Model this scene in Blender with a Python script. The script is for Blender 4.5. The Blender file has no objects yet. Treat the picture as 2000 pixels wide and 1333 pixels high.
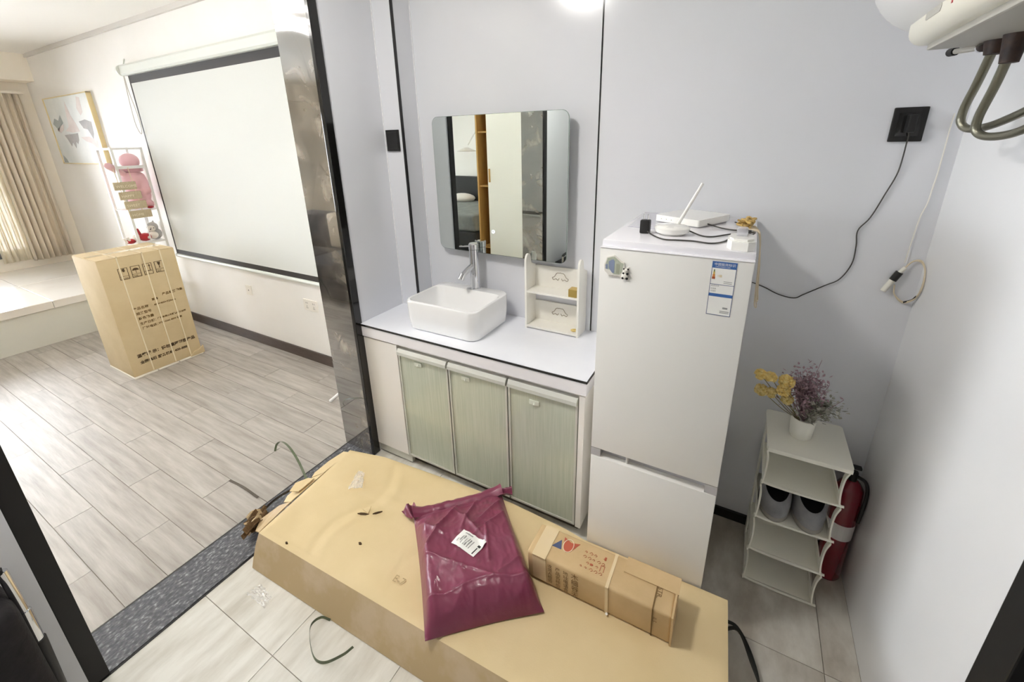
import bpy, bmesh, math, random
from mathutils import Vector as V, Matrix as Mx, noise
random.seed(11)
S = bpy.context.scene
COL = S.collection
PI = math.pi

# ------------------------------------------------------------------ camera
F_PX, PITCH, ROLL, YAW, CY = 826.2, 0.31865, 0.02133, 0.51226, 548.3
CAMZ = 1.65
cd = bpy.data.cameras.new('camera')
cam = bpy.data.objects.new('camera', cd)
COL.objects.link(cam)
cd.sensor_fit = 'HORIZONTAL'
cd.sensor_width = 36
cd.lens = F_PX / 2000 * 36
cd.shift_y = -(666.5 - CY) / 2000
cd.clip_start = 0.02
_cy, _sy, _cp, _sp = math.cos(YAW), math.sin(YAW), math.cos(PITCH), math.sin(PITCH)
_fw = V((-_sy * _cp, _cy * _cp, -_sp)); _r = V((_cy, _sy, 0)); _d = _fw.cross(_r)
_cr, _sr = math.cos(ROLL), math.sin(ROLL)
_r2 = _cr * _r + _sr * _d; _d2 = -_sr * _r + _cr * _d
_m = Mx((_r2, -_d2, -_fw)).transposed().to_4x4()
_m.translation = V((0, 0, CAMZ))
cam.matrix_world = _m
S.camera = cam

# ------------------------------------------------------------------ world, exposure
w = bpy.data.worlds.new('world'); S.world = w; w.use_nodes = True
bg = w.node_tree.nodes['Background']
bg.inputs[0].default_value = (0.93, 0.96, 1.0, 1)
bg.inputs[1].default_value = 15.0
S.view_settings.view_transform = 'Standard'
S.view_settings.look = 'None'
S.view_settings.exposure = 0.4
S.view_settings.gamma = 1.0
S.view_settings.use_curve_mapping = False
try:
    S.cycles.max_bounces = 11; S.cycles.diffuse_bounces = 8; S.cycles.glossy_bounces = 5
    S.cycles.caustics_reflective = False; S.cycles.caustics_refractive = False
    S.cycles.sample_clamp_indirect = 10.0
except Exception:
    pass
LAMP_ALCOVE = 84.0      # emission of the alcove ceiling panel
LAMP_ROOM = 13.0        # emission of the living room ceiling lamp

# ------------------------------------------------------------------ materials
def lin(c):
    o = []
    for x in c:
        x = x / 255
        o.append(x / 12.92 if x <= 0.04045 else ((x + 0.055) / 1.055) ** 2.4)
    return (o[0], o[1], o[2], 1)

MATS = {}
def base_mat(name):
    m = bpy.data.materials.new(name); m.use_nodes = True
    MATS[name] = m
    return m, m.node_tree, m.node_tree.nodes, m.node_tree.links, m.node_tree.nodes['Principled BSDF']

def mat(name, rgb, rough=.5, metal=0, spec=.5, rgb2=None, vscale=6, stretch=(1, 1, 1), bump=0, bscale=60,
        rnd=0, coat=0, coat_ior=1.5, emit=0, trans=0, alpha=1, sheen=0, lo=.35, hi=.65, bdist=.01, ior=1.45, detail=4):
    m, nt, N, L, p = base_mat(name)
    p.inputs['Base Color'].default_value = lin(rgb)
    p.inputs['Roughness'].default_value = rough
    p.inputs['Metallic'].default_value = metal
    p.inputs['Specular IOR Level'].default_value = spec
    p.inputs['Coat Weight'].default_value = coat
    p.inputs['Coat IOR'].default_value = coat_ior
    p.inputs['Coat Roughness'].default_value = .03
    p.inputs['Transmission Weight'].default_value = trans
    p.inputs['IOR'].default_value = ior
    p.inputs['Alpha'].default_value = alpha
    p.inputs['Sheen Weight'].default_value = sheen
    if emit:
        p.inputs['Emission Color'].default_value = lin(rgb)
        p.inputs['Emission Strength'].default_value = emit
    if rgb2 or bump or rnd:
        tc = N.new('ShaderNodeTexCoord'); mp = N.new('ShaderNodeMapping')
        mp.inputs['Scale'].default_value = stretch
        L.new(tc.outputs['Object'], mp.inputs['Vector'])
        oi = N.new('ShaderNodeObjectInfo')
        add = N.new('ShaderNodeVectorMath'); add.operation = 'MULTIPLY_ADD'
        L.new(oi.outputs['Random'], add.inputs[0]); add.inputs[1].default_value = (17, 31, 7)
        L.new(mp.outputs[0], add.inputs[2])
        vec = add.outputs[0]
    col = None
    if rgb2:
        n = N.new('ShaderNodeTexNoise'); n.inputs['Scale'].default_value = vscale; n.inputs['Detail'].default_value = detail
        n.inputs['Roughness'].default_value = .6
        L.new(vec, n.inputs['Vector'])
        r = N.new('ShaderNodeValToRGB')
        r.color_ramp.elements[0].position = lo; r.color_ramp.elements[1].position = hi
        r.color_ramp.elements[0].color = lin(rgb); r.color_ramp.elements[1].color = lin(rgb2)
        L.new(n.outputs['Fac'], r.inputs[0])
        col = r.outputs[0]
    if rnd:
        h = N.new('ShaderNodeHueSaturation')
        mr = N.new('ShaderNodeMapRange')
        mr.inputs[3].default_value = 1 - rnd; mr.inputs[4].default_value = 1 + rnd
        L.new(oi.outputs['Random'], mr.inputs[0]); L.new(mr.outputs[0], h.inputs['Value'])
        if col: L.new(col, h.inputs['Color'])
        else: h.inputs['Color'].default_value = lin(rgb)
        col = h.outputs[0]
    if col: L.new(col, p.inputs['Base Color'])
    if bump:
        n2 = N.new('ShaderNodeTexNoise'); n2.inputs['Scale'].default_value = bscale; n2.inputs['Detail'].default_value = 3
        L.new(vec, n2.inputs['Vector'])
        b = N.new('ShaderNodeBump'); b.inputs['Strength'].default_value = bump; b.inputs['Distance'].default_value = bdist
        L.new(n2.outputs['Fac'], b.inputs['Height']); L.new(b.outputs[0], p.inputs['Normal'])
    return m

mat('panel', (214, 216, 220), .16, spec=.5, rgb2=(217, 218, 223), vscale=1.5)
mat('panel_brightened', (230, 231, 233), .2, spec=.5, rgb2=(232, 233, 235), vscale=1.5)  # panel copy made paler to stand in for stronger light on the right wall
mat('ink_faint', (172, 150, 110), .8)
mat('white_paint', (241, 239, 235), .6, rgb2=(244, 242, 239), vscale=2, bump=.05, bscale=120)
mat('ceiling_paint', (243, 241, 236), .7)
mat('cream_paint', (241, 234, 220), .65, rgb2=(244, 238, 227), vscale=2)
mat('pale_grey', (214, 210, 205), .6)  # grey of the painted shadow gap below the ceiling, also on the pull chain
mat('black_gloss', (20, 19, 18), .12, coat=.3)
mat('black_matte', (24, 23, 23), .45)
mat('black_void', (14, 13, 14), .7)
mat('silicone', (226, 226, 228), .3)
mat('grout', (150, 142, 130), .8)
mat('baseboard_brown', (72, 60, 55), .35, rgb2=(84, 72, 66), vscale=12, stretch=(1, 8, 8))
mat('platform_stone', (242, 239, 233), .12, rgb2=(234, 229, 221), vscale=1.6)
mat('platform_side', (222, 222, 214), .4)
mat('plank', (152, 145, 137), .42, rgb2=(186, 181, 174), vscale=9, stretch=(.35, 4, 1), rnd=.05, bump=.25, bscale=40, lo=.3, hi=.7, bdist=.003, detail=7)
mat('tile', (194, 189, 177), .33, rgb2=(224, 222, 214), vscale=6, stretch=(2.6, .6, 1), rnd=.03, bump=.2, bscale=28, lo=.3, hi=.62, bdist=.003, detail=7)
mat('tile_worn', (166, 158, 146), .4, rgb2=(206, 202, 193), vscale=4, stretch=(1.6, .8, 1), rnd=.03, bump=.2, bscale=28, lo=.36, hi=.6, bdist=.003, detail=8)
mat('fridge_white', (236, 235, 231), .3, coat=.2, bump=.04, bscale=400)
mat('fridge_lid', (236, 235, 240), .15, coat=.3)
mat('fridge_grey', (188, 186, 188), .35)
mat('white_plastic', (232, 229, 221), .35)
mat('white_gloss', (238, 237, 232), .12, coat=.4)
mat('ceramic', (236, 236, 236), .05, coat=.6)
mat('counter_top', (236, 238, 244), .1, coat=.3, rgb2=(232, 234, 241), vscale=5)
mat('counter_side', (236, 234, 237), .25)
mat('cabinet_white', (236, 232, 226), .4)
mat('aluminium', (206, 206, 198), .38, metal=.25)
mat('green_glass', (180, 187, 168), .08, coat=.5, rgb2=(200, 204, 188), vscale=9, stretch=(22, 22, .5), lo=.3, hi=.7, detail=6)
mat('clear_hook', (214, 218, 205), .1, coat=.6)
mat('chrome', (226, 227, 230), .06, metal=1)
mat('steel_dark', (128, 126, 112), .3, metal=.85, bump=.5, bscale=500, bdist=.001)
mat('rust', (62, 44, 34), .6, rgb2=(40, 30, 28), vscale=60)
mat('mirror_glass', (226, 232, 228), .005, metal=1)
mat('mirror_edge', (176, 190, 184), .1, metal=.6)
mat('shelf_white', (236, 234, 227), .45, rgb2=(231, 228, 220), vscale=6)
mat('engrave', (150, 138, 122), .6)
mat('gold', (214, 184, 104), .25, metal=.7)
mat('cardboard', (221, 200, 157), .75, rgb2=(214, 192, 147), vscale=3.2, bump=.12, bscale=220, stretch=(1, 1, 1), bdist=.002)
mat('cardboard_shaded', (194, 170, 130), .8, rgb2=(206, 184, 152), vscale=7, bump=.15, bscale=160, lo=.45, hi=.62, bdist=.002)  # darker copy of the carton board, shade of the sides put into the colour
mat('cardboard_tall', (208, 188, 150), .75, rgb2=(200, 179, 140), vscale=5)
mat('cardboard_small', (203, 175, 132), .72, rgb2=(194, 166, 122), vscale=9, bump=.1, bscale=150, bdist=.002)
mat('corrugated', (120, 92, 58), .85, rgb2=(88, 66, 42), vscale=60, stretch=(1, 6, 1))
mat('tear_dark', (74, 54, 30), .9)
mat('ink_brown', (120, 94, 56), .8)
mat('ink_dark', (84, 64, 40), .8)
mat('ink_grey', (112, 104, 88), .8)
mat('ink_red', (176, 96, 66), .8)
mat('logo_red', (184, 92, 68), .7)
mat('logo_blue', (74, 86, 118), .7)
mat('clear_tape', (222, 200, 160), .12, coat=.8)
mat('strap_white', (228, 214, 184), .4)
mat('foam', (236, 230, 216), .7)
mat('maroon', (130, 60, 84), .36, coat=.12, rgb2=(122, 52, 76), vscale=9, bump=.35, bscale=34, bdist=.004)
mat('paper', (238, 238, 234), .5)
mat('ink_black', (40, 40, 42), .7)
mat('ink_mid', (150, 150, 150), .7)
mat('strap_green', (98, 108, 82), .3, rgb2=(84, 94, 70), vscale=40)
mat('strap_black', (52, 54, 50), .3)
mat('strap_brown', (86, 78, 68), .5)
mat('cellophane', (248, 248, 246), .12, coat=1, alpha=.42)
mat('plastic_sheet', (232, 232, 240), .06, coat=1, alpha=.35)
mat('energy_blue', (62, 104, 168), .35)
mat('energy_line', (70, 84, 130), .4)
mat('arrow_green', (120, 132, 84), .5)
mat('arrow_yellow', (206, 178, 96), .5)
mat('arrow_orange', (206, 132, 68), .5)
mat('arrow_red', (168, 82, 44), .5)
mat('magnet_sky', (190, 196, 178), .4, rgb2=(170, 178, 160), vscale=60)
mat('magnet_blue', (134, 146, 172), .4)
mat('magnet_olive', (164, 168, 148), .4)
mat('yellow_cord', (196, 166, 100), .6)
mat('cord_pale', (206, 192, 166), .5)
mat('cable_black', (58, 56, 52), .5)
mat('cable_white', (226, 224, 214), .45)
mat('rack_plastic', (236, 234, 222), .4)
mat('pot_white', (236, 235, 226), .4)
mat('flower_yellow', (222, 188, 104), .8, rgb2=(226, 206, 140), vscale=90)
mat('flower_cream', (222, 206, 150), .8, rgb2=(196, 168, 90), vscale=90)
mat('flower_purple', (176, 150, 158), .8, rgb2=(150, 122, 132), vscale=50)
mat('leaf_grey', (146, 148, 132), .7, rgb2=(184, 182, 172), vscale=50)
mat('stem', (132, 122, 88), .7)
mat('shoe_grey', (124, 124, 128), .8, rgb2=(146, 146, 148), vscale=14, bump=.3, bscale=300, bdist=.001)
mat('shoe_inner_shade', (44, 44, 50), .9)  # near black, shade inside the shoe opening put into the colour
mat('shoe_sole', (150, 146, 138), .7)
mat('ext_red', (112, 14, 30), .2, coat=.5)
mat('label_white', (210, 206, 204), .5)
mat('screen_white', (214, 216, 212), .7)
mat('screen_black', (40, 36, 34), .6)
mat('screen_case', (224, 228, 222), .35)
mat('gold_frame', (230, 212, 164), .3, metal=.25)
mat('print_white', (232, 234, 233), .5, rgb2=(218, 222, 222), vscale=3)
mat('print_grey', (176, 172, 172), .6, rgb2=(160, 158, 160), vscale=14)
mat('print_teal', (168, 176, 176), .6)
mat('print_pink', (214, 202, 200), .6, rgb2=(226, 218, 216), vscale=10)
mat('white_metal', (236, 236, 234), .3)
mat('pink_plush', (230, 186, 192), .95, sheen=.6, bump=.4, bscale=200, bdist=.002)
mat('pink_dark', (206, 158, 166), .95, sheen=.6)
mat('sign_wood', (200, 188, 160), .75, rgb2=(184, 170, 140), vscale=30, stretch=(1, 8, 1))
mat('sign_letter', (236, 228, 206), .7)
mat('plush_grey', (176, 174, 172), .95, sheen=.4, bump=.3, bscale=200, bdist=.002)
mat('plush_white', (234, 228, 220), .95, sheen=.4)
mat('plush_red', (176, 44, 52), .9, sheen=.4)
mat('curtain', (220, 209, 190), .85, sheen=.3, bump=.1, bscale=300)
mat('sheer', (240, 232, 212), .8, alpha=.85)
mat('window_frame', (96, 98, 104), .4)
mat('outlet', (238, 234, 226), .3)
mat('outlet_slot', (92, 90, 88), .5)
mat('wood', (196, 156, 92), .45, rgb2=(182, 140, 78), vscale=10, stretch=(8, 8, .6))
mat('wardrobe_white', (240, 238, 230), .35)
mat('bedding', (140, 144, 140), .9, rgb2=(126, 130, 128), vscale=8)
mat('bed_dark', (52, 52, 52), .8)
mat('heater_white', (232, 232, 230), .3, coat=.2)
mat('heater_cream', (228, 225, 210), .3, coat=.2)
mat('heater_grey', (176, 174, 166), .45)
mat('lamp_case', (236, 236, 236), .4)
mat('door_black', (20, 18, 18), .5, rgb2=(28, 25, 25), vscale=30)
mat('bag_black', (17, 15, 17), .75, rgb2=(27, 23, 26), vscale=40, bump=.4, bscale=120, bdist=.003)
mat('led_white', (255, 252, 246), emit=LAMP_ALCOVE)
mat('led_warm', (255, 252, 248), emit=LAMP_ROOM)
mat('led_icon', (236, 240, 255), emit=1.2)

# polished grey-brown marble, dark granite, window glass
def marble():
    m, nt, N, L, p = base_mat('marble')
    tc = N.new('ShaderNodeTexCoord')
    n = N.new('ShaderNodeTexNoise'); n.inputs['Scale'].default_value = 6.5; n.inputs['Detail'].default_value = 8; n.inputs['Distortion'].default_value = .6
    L.new(tc.outputs['Object'], n.inputs['Vector'])
    r = N.new('ShaderNodeValToRGB'); e = r.color_ramp.elements
    e[0].position = .3; e[0].color = lin((34, 31, 30)); e[1].position = .68; e[1].color = lin((150, 142, 130))
    k = e.new(.5); k.color = lin((84, 78, 71))
    L.new(n.outputs['Fac'], r.inputs[0])
    vo = N.new('ShaderNodeTexVoronoi'); vo.feature = 'DISTANCE_TO_EDGE'; vo.inputs['Scale'].default_value = 2.1
    n2 = N.new('ShaderNodeTexNoise'); n2.inputs['Scale'].default_value = 5
    L.new(tc.outputs['Object'], n2.inputs['Vector'])
    mx = N.new('ShaderNodeMix'); mx.data_type = 'VECTOR'; mx.inputs[0].default_value = .12
    L.new(tc.outputs['Object'], mx.inputs[4]); L.new(n2.outputs['Color'], mx.inputs[5]); L.new(mx.outputs[1], vo.inputs['Vector'])
    r2 = N.new('ShaderNodeValToRGB'); r2.color_ramp.elements[0].position = .0; r2.color_ramp.elements[1].position = .012
    r2.color_ramp.elements[0].color = (.25, .25, .25, 1)
    L.new(vo.outputs['Distance'], r2.inputs[0])
    mu = N.new('ShaderNodeMix'); mu.data_type = 'RGBA'; mu.blend_type = 'MULTIPLY'; mu.inputs[0].default_value = 1
    L.new(r.outputs[0], mu.inputs[6]); L.new(r2.outputs[0], mu.inputs[7])
    L.new(mu.outputs[2], p.inputs['Base Color'])
    p.inputs['Roughness'].default_value = .08
    p.inputs['Coat Weight'].default_value = 1; p.inputs['Coat IOR'].default_value = 3.0; p.inputs['Coat Roughness'].default_value = .02
def granite():
    m, nt, N, L, p = base_mat('granite')
    tc = N.new('ShaderNodeTexCoord'); mp = N.new('ShaderNodeMapping'); mp.inputs['Scale'].default_value = (1.0, .55, 1)
    L.new(tc.outputs['Object'], mp.inputs[0])
    n = N.new('ShaderNodeTexNoise'); n.inputs['Scale'].default_value = 120; n.inputs['Detail'].default_value = 3
    L.new(mp.outputs[0], n.inputs['Vector'])
    r = N.new('ShaderNodeValToRGB'); e = r.color_ramp.elements
    e[0].position = .35; e[0].color = lin((74, 75, 80)); e[1].position = .74; e[1].color = lin((168, 170, 174))
    k = e.new(.58); k.color = lin((104, 105, 110))
    L.new(n.outputs['Fac'], r.inputs[0]); L.new(r.outputs[0], p.inputs['Base Color'])
    p.inputs['Roughness'].default_value = .25
def pane():
    m, nt, N, L, p = base_mat('pane')
    o = N['Material Output']
    t = N.new('ShaderNodeBsdfTransparent'); g = N.new('ShaderNodeBsdfGlossy'); g.inputs['Roughness'].default_value = .02
    f = N.new('ShaderNodeFresnel'); mx = N.new('ShaderNodeMixShader')
    L.new(f.outputs[0], mx.inputs[0]); L.new(t.outputs[0], mx.inputs[1]); L.new(g.outputs[0], mx.inputs[2]); L.new(mx.outputs[0], o.inputs[0])
marble(); granite(); pane()

# ------------------------------------------------------------------ object helpers
INFO = {}
def newbm(): return bmesh.new()

def obj(name, bm, m, parent=None, smooth=False, local=False):
    """one mesh object; bm is in world coordinates unless local is set (then in its parent's frame)"""
    me = bpy.data.meshes.new(name)
    bmesh.ops.recalc_face_normals(bm, faces=bm.faces)
    bm.to_mesh(me); bm.free()
    if m: me.materials.append(MATS[m])
    if smooth:
        for f in me.polygons: f.use_smooth = True
        if smooth != 'all':
            try: me.set_sharp_from_angle(angle=math.radians(40))
            except Exception: pass
    o = bpy.data.objects.new(name, me); COL.objects.link(o)
    if parent:
        if not local: me.transform(INFO[parent].inverted())
        o.parent = parent; INFO[o] = INFO[parent]
    else:
        xs = [v.co for v in me.vertices]
        c = V(((min(v.x for v in xs) + max(v.x for v in xs)) / 2, (min(v.y for v in xs) + max(v.y for v in xs)) / 2, min(v.z for v in xs)))
        me.transform(Mx.Translation(-c)); o.location = c; INFO[o] = Mx.Translation(c)
    return o

def tag(o, label, cat, group=None):
    o['label'] = label; o['category'] = cat
    if group: o['group'] = group
    return o

def thing(name, label, cat, loc, rz=0, group=None):
    o = bpy.data.objects.new(name, None); COL.objects.link(o)
    o.empty_display_size = .05
    o.location = loc; o.rotation_euler = (0, 0, rz)
    INFO[o] = Mx.Translation(V(loc)) @ Mx.Rotation(rz, 4, 'Z')
    return tag(o, label, cat, group)

def struct(name, bm, m, label=None, smooth=False):
    o = obj(name, bm, m, None, smooth); o['kind'] = 'structure'
    if label: o['label'] = label
    return o

def copy_to(o, parent, loc):
    c = o.copy(); COL.objects.link(c); c.parent = parent; c.location = loc
    INFO[c] = INFO[parent]
    return c

def box(bm, x0, x1, y0, y1, z0, z1, bev=0, seg=2):
    vs = [bm.verts.new((x, y, z)) for x in (x0, x1) for y in (y0, y1) for z in (z0, z1)]
    q = [(0, 1, 3, 2), (4, 6, 7, 5), (0, 4, 5, 1), (2, 3, 7, 6), (0, 2, 6, 4), (1, 5, 7, 3)]
    fs = [bm.faces.new([vs[i] for i in f]) for f in q]
    if bev:
        es = list({e for f in fs for e in f.edges})
        bmesh.ops.bevel(bm, geom=es, offset=bev, segments=seg, affect='EDGES', profile=.6)
    return bm

def bx(*a, **k): return box(newbm(), *a, **k)

def prism(bm, poly, fn, a, b):
    """extrude a 2-D polygon from a to b; fn(u,v,t) gives the point"""
    A = [bm.verts.new(fn(u, v, a)) for u, v in poly]; Bv = [bm.verts.new(fn(u, v, b)) for u, v in poly]
    n = len(poly)
    bm.faces.new(A); bm.faces.new(Bv[::-1])
    for i in range(n): bm.faces.new((A[i], A[(i + 1) % n], Bv[(i + 1) % n], Bv[i]))
    return bm

def rrect(x0, x1, y0, y1, r, n=6):
    o = []
    for cx, cy, a0 in ((x1 - r, y1 - r, 0), (x0 + r, y1 - r, 90), (x0 + r, y0 + r, 180), (x1 - r, y0 + r, 270)):
        for i in range(n + 1):
            a = math.radians(a0 + 90 * i / n); o.append((cx + r * math.cos(a), cy + r * math.sin(a)))
    return o

def frame_of(d):
    d = d.normalized(); a = V((0, 0, 1)) if abs(d.z) < .9 else V((1, 0, 0))
    u = d.cross(a).normalized(); return u, d.cross(u).normalized()

def cyl(bm, p, q, r, r2=None, n=20):
    p = V(p); q = V(q); r2 = r if r2 is None else r2
    u, v = frame_of(q - p)
    A = []; B_ = []
    for i in range(n):
        a = 2 * PI * i / n; c = u * math.cos(a) + v * math.sin(a)
        A.append(bm.verts.new(p + c * r)); B_.append(bm.verts.new(q + c * r2))
    bm.faces.new(A); bm.faces.new(B_[::-1])
    for i in range(n): bm.faces.new((A[i], A[(i + 1) % n], B_[(i + 1) % n], B_[i]))
    return bm

def smooth_path(pts, k=6):
    pts = [V(p) for p in pts]
    if len(pts) < 3: return pts
    P = [pts[0] * 2 - pts[1]] + pts + [pts[-1] * 2 - pts[-2]]
    o = []
    for i in range(1, len(P) - 2):
        p0, p1, p2, p3 = P[i - 1:i + 3]
        for j in range(k):
            t = j / k
            o.append(.5 * ((2 * p1) + (-p0 + p2) * t + (2 * p0 - 5 * p1 + 4 * p2 - p3) * t * t + (-p0 + 3 * p1 - 3 * p2 + p3) * t ** 3))
    o.append(pts[-1]); return o

def tube(bm, pts, r, n=8, k=6):
    P = smooth_path(pts, k); rings = []
    u, v = frame_of(P[1] - P[0])
    for i, p in enumerate(P):
        d = (P[min(i + 1, len(P) - 1)] - P[max(i - 1, 0)]).normalized()
        u = (u - d * u.dot(d)).normalized(); v = d.cross(u)
        rings.append([bm.verts.new(p + (u * math.cos(2 * PI * j / n) + v * math.sin(2 * PI * j / n)) * r) for j in range(n)])
    for a, b in zip(rings, rings[1:]):
        for j in range(n): bm.faces.new((a[j], a[(j + 1) % n], b[(j + 1) % n], b[j]))
    bm.faces.new(rings[0][::-1]); bm.faces.new(rings[-1])
    return bm

def ribbon(bm, pts, wvec, width, th, k=6):
    """flat band along pts; wvec is a vector or a list of vectors giving the width direction"""
    P = smooth_path(pts, k); n = len(P)
    ws = smooth_path(wvec, k) if isinstance(wvec, list) else [V(wvec)] * n
    rows = []
    for i, p in enumerate(P):
        d = (P[min(i + 1, n - 1)] - P[max(i - 1, 0)]).normalized()
        wv = ws[i].normalized(); wv = (wv - d * wv.dot(d)).normalized(); nn = d.cross(wv)
        rows.append([bm.verts.new(p + wv * s * width / 2 + nn * t * th / 2) for s, t in ((-1, -1), (1, -1), (1, 1), (-1, 1))])
    for a, b in zip(rows, rows[1:]):
        for j in range(4): bm.faces.new((a[j], a[(j + 1) % 4], b[(j + 1) % 4], b[j]))
    bm.faces.new(rows[0][::-1]); bm.faces.new(rows[-1])
    return bm

def lathe(bm, prof, c, n=28):
    c = V(c); rings = []
    for r, z in prof:
        if r < 1e-6: rings.append([bm.verts.new(c + V((0, 0, z)))])
        else: rings.append([bm.verts.new(c + V((r * math.cos(2 * PI * i / n), r * math.sin(2 * PI * i / n), z))) for i in range(n)])
    for a, b in zip(rings, rings[1:]):
        for i in range(n):
            j = (i + 1) % n
            if len(a) == 1 and len(b) == 1: continue
            if len(a) == 1: bm.faces.new((a[0], b[j], b[i]))
            elif len(b) == 1: bm.faces.new((a[i], a[j], b[0]))
            else: bm.faces.new((a[i], a[j], b[j], b[i]))
    return bm

def ball(bm, c, r, sc=(1, 1, 1), sub=2, rz=0, jit=0):
    M_ = Mx.Translation(V(c)) @ Mx.Rotation(rz, 4, 'Z') @ Mx.Diagonal((sc[0] * r, sc[1] * r, sc[2] * r, 1))
    g = bmesh.ops.create_icosphere(bm, subdivisions=sub, radius=1, matrix=M_)
    if jit:
        for v in g['verts']: v.co += V((random.uniform(-jit, jit), random.uniform(-jit, jit), random.uniform(-jit, jit)))
    return bm

def loft(bm, loops, cap0=True, cap1=True):
    R = [[bm.verts.new(p) for p in l] for l in loops]; n = len(loops[0])
    for a, b in zip(R, R[1:]):
        for i in range(n): bm.faces.new((a[i], a[(i + 1) % n], b[(i + 1) % n], b[i]))
    if cap0: bm.faces.new(R[0][::-1])
    if cap1: bm.faces.new(R[-1])
    return bm

def patch(bm, fn, nu, nv, th=None):
    """grid surface fn(u,v) with u,v in 0..1; th closes it downwards by a thickness along z"""
    G = [[bm.verts.new(fn(i / nu, j / nv)) for j in range(nv + 1)] for i in range(nu + 1)]
    for i in range(nu):
        for j in range(nv): bm.faces.new((G[i][j], G[i + 1][j], G[i + 1][j + 1], G[i][j + 1]))
    return G

def text_mesh(body, size, M_, spacing=1, bold=0):
    c = bpy.data.curves.new('tmp', 'FONT'); c.body = body; c.size = size; c.align_x = 'LEFT'
    c.space_line = spacing; c.offset = bold; c.resolution_u = 2
    o = bpy.data.objects.new('tmp', c); COL.objects.link(o)
    me = bpy.data.meshes.new_from_object(o.evaluated_get(bpy.context.evaluated_depsgraph_get()))
    bpy.data.objects.remove(o); bpy.data.curves.remove(c)
    bm = newbm(); bm.from_mesh(me); bpy.data.meshes.remove(me)
    bmesh.ops.transform(bm, matrix=M_, verts=bm.verts)
    return bm

def merge(dst, src):
    me = bpy.data.meshes.new('m'); src.to_mesh(me); src.free(); dst.from_mesh(me); bpy.data.meshes.remove(me)
    return dst

def axes(o, ex, ey):
    """matrix that lays text drawn in xy onto the plane spanned by ex, ey at o"""
    ex = V(ex).normalized(); ey = V(ey).normalized(); ez = ex.cross(ey)
    M_ = Mx((ex, ey, ez)).transposed().to_4x4(); M_.translation = V(o); return M_

# ================================================================== SETTING
XL, XR, YB, YF = -1.639, .516, 1.77, 1.317      # alcove left / right / back wall, front face of the pillar
YS = 1.875                                       # screen wall of the living room
XW = -7.11                                       # window wall
ZC, ZR = 2.6, 2.62                                # ceilings
XP = -1.86                                       # living-room side of the partition

# --- living room floor: wood-look planks laid in half bond
fl = struct('floor', bx(XW - .1, XP, -3.0, YS + .05, -.12, -.004), 'grout')
LP, WP = .854, .1395
pm = bx(-LP / 2 + .0012, LP / 2 - .0012, -WP / 2 + .0012, WP / 2 - .0012, -.012, 0)
first = None
for r in range(-8, 13):
    y0 = .126 + r * WP
    x = -2.17 - LP * 5 if r % 2 == 0 else -2.595 - LP * 5
    while x < XP:
        a, b = max(x, -5.31), min(x + LP, XP); y1 = min(y0 + WP, YS)
        if b - a > .03 and y1 - y0 > .02 and b > -5.3:
            if b - a > LP - .001 and y1 - y0 > WP - .001:
                z = random.uniform(-.0005, .0003)
                if first is None:
                    first = obj('plank', pm, 'plank', fl, local=True)
                    o = first
                else:
                    o = copy_to(first, fl, (0, 0, 0))
                o.location = INFO[fl].inverted() @ V(((a + b) / 2, (y0 + y1) / 2, z))
            else:
                obj('plank', bx(a + .0012, b - .0012, y0 + .0012, y1 - .0012, -.012, random.uniform(-.0005, .0003)), 'plank', fl)
        x += LP
bk = obj('plank_field', bx(-5.31, XP, -3.0, .126 - 8 * WP, -.012, 0), 'plank', fl)

# --- alcove floor: pale stone tiles
fa = struct('floor_alcove', bx(XP, XR + .1, -1.1, YB + .1, -.12, -.004), 'grout')
xs = [XL] + [-1.212 + .407 * k for k in range(0, 5)] + [XR]
ys = [-1.0, -.385, .435, 1.255, YB]
for i in range(len(xs) - 1):
    for j in range(len(ys) - 1):
        g = .0011
        obj('tile', bx(xs[i] + g, xs[i + 1] - g, ys[j] + g, ys[j + 1] - g, -.012, random.uniform(-.0004, .0003)), 'tile_worn' if xs[i] > -.1 else 'tile', fa)

# --- threshold stone with dark joints
th = struct('trim_1', bx(-1.848, -1.645, .10, YF, -.01, .004), 'granite', 'dark speckled granite threshold strip between the two floors')
obj('joint', bx(-1.856, -1.848, .10, YF, -.01, .002), 'black_matte', th)
obj('joint', bx(-1.645, -1.636, .10, YF, -.01, .002), 'black_matte', th)

# --- far pillar with polished marble face and black edge strip
pf = struct('wall_pillar', bx(XP, XL - .006, YF, YS + .1, 0, ZR), 'white_paint', 'polished marble pillar beside the vanity')
obj('marble_panel', bx(XP - .002, -1.654, YF - .012, YF, .004, 2.3), 'marble', pf)
obj('edge_strip', bx(-1.654, -1.632, YF - .014, YF + .028, .004, 2.3, bev=.003), 'black_gloss', pf)
obj('wall_panel', bx(XL - .006, XL, YF + .028, 1.65, 0, ZC), 'panel', pf)
# --- near pillar, beside the camera, with the same facing
pn = struct('wall_partition', bx(XP, XL - .006, -3.1, .133, 0, ZR), 'white_paint')
obj('marble_panel', bx(XP - .002, -1.654, .133, .145, .004, 2.3), 'marble', pn)
obj('edge_strip', bx(-1.656, XL, .100, .147, .004, 2.3, bev=.002), 'black_matte', pn)
obj('wall_panel', bx(XL - .006, XL, -.45, .100, 0, ZC), 'panel', pn)
obj('wall_panel', bx(XL - .006, XL, -1.0, -.456, 0, ZC), 'panel', pn)
obj('joint_strip', bx(XL - .006, XL + .001, -.456, -.45, 0, ZC), 'black_gloss', pn)
struct('wall_header', bx(XP, XL, .133, YF, 2.3, ZR), 'white_paint')

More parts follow.
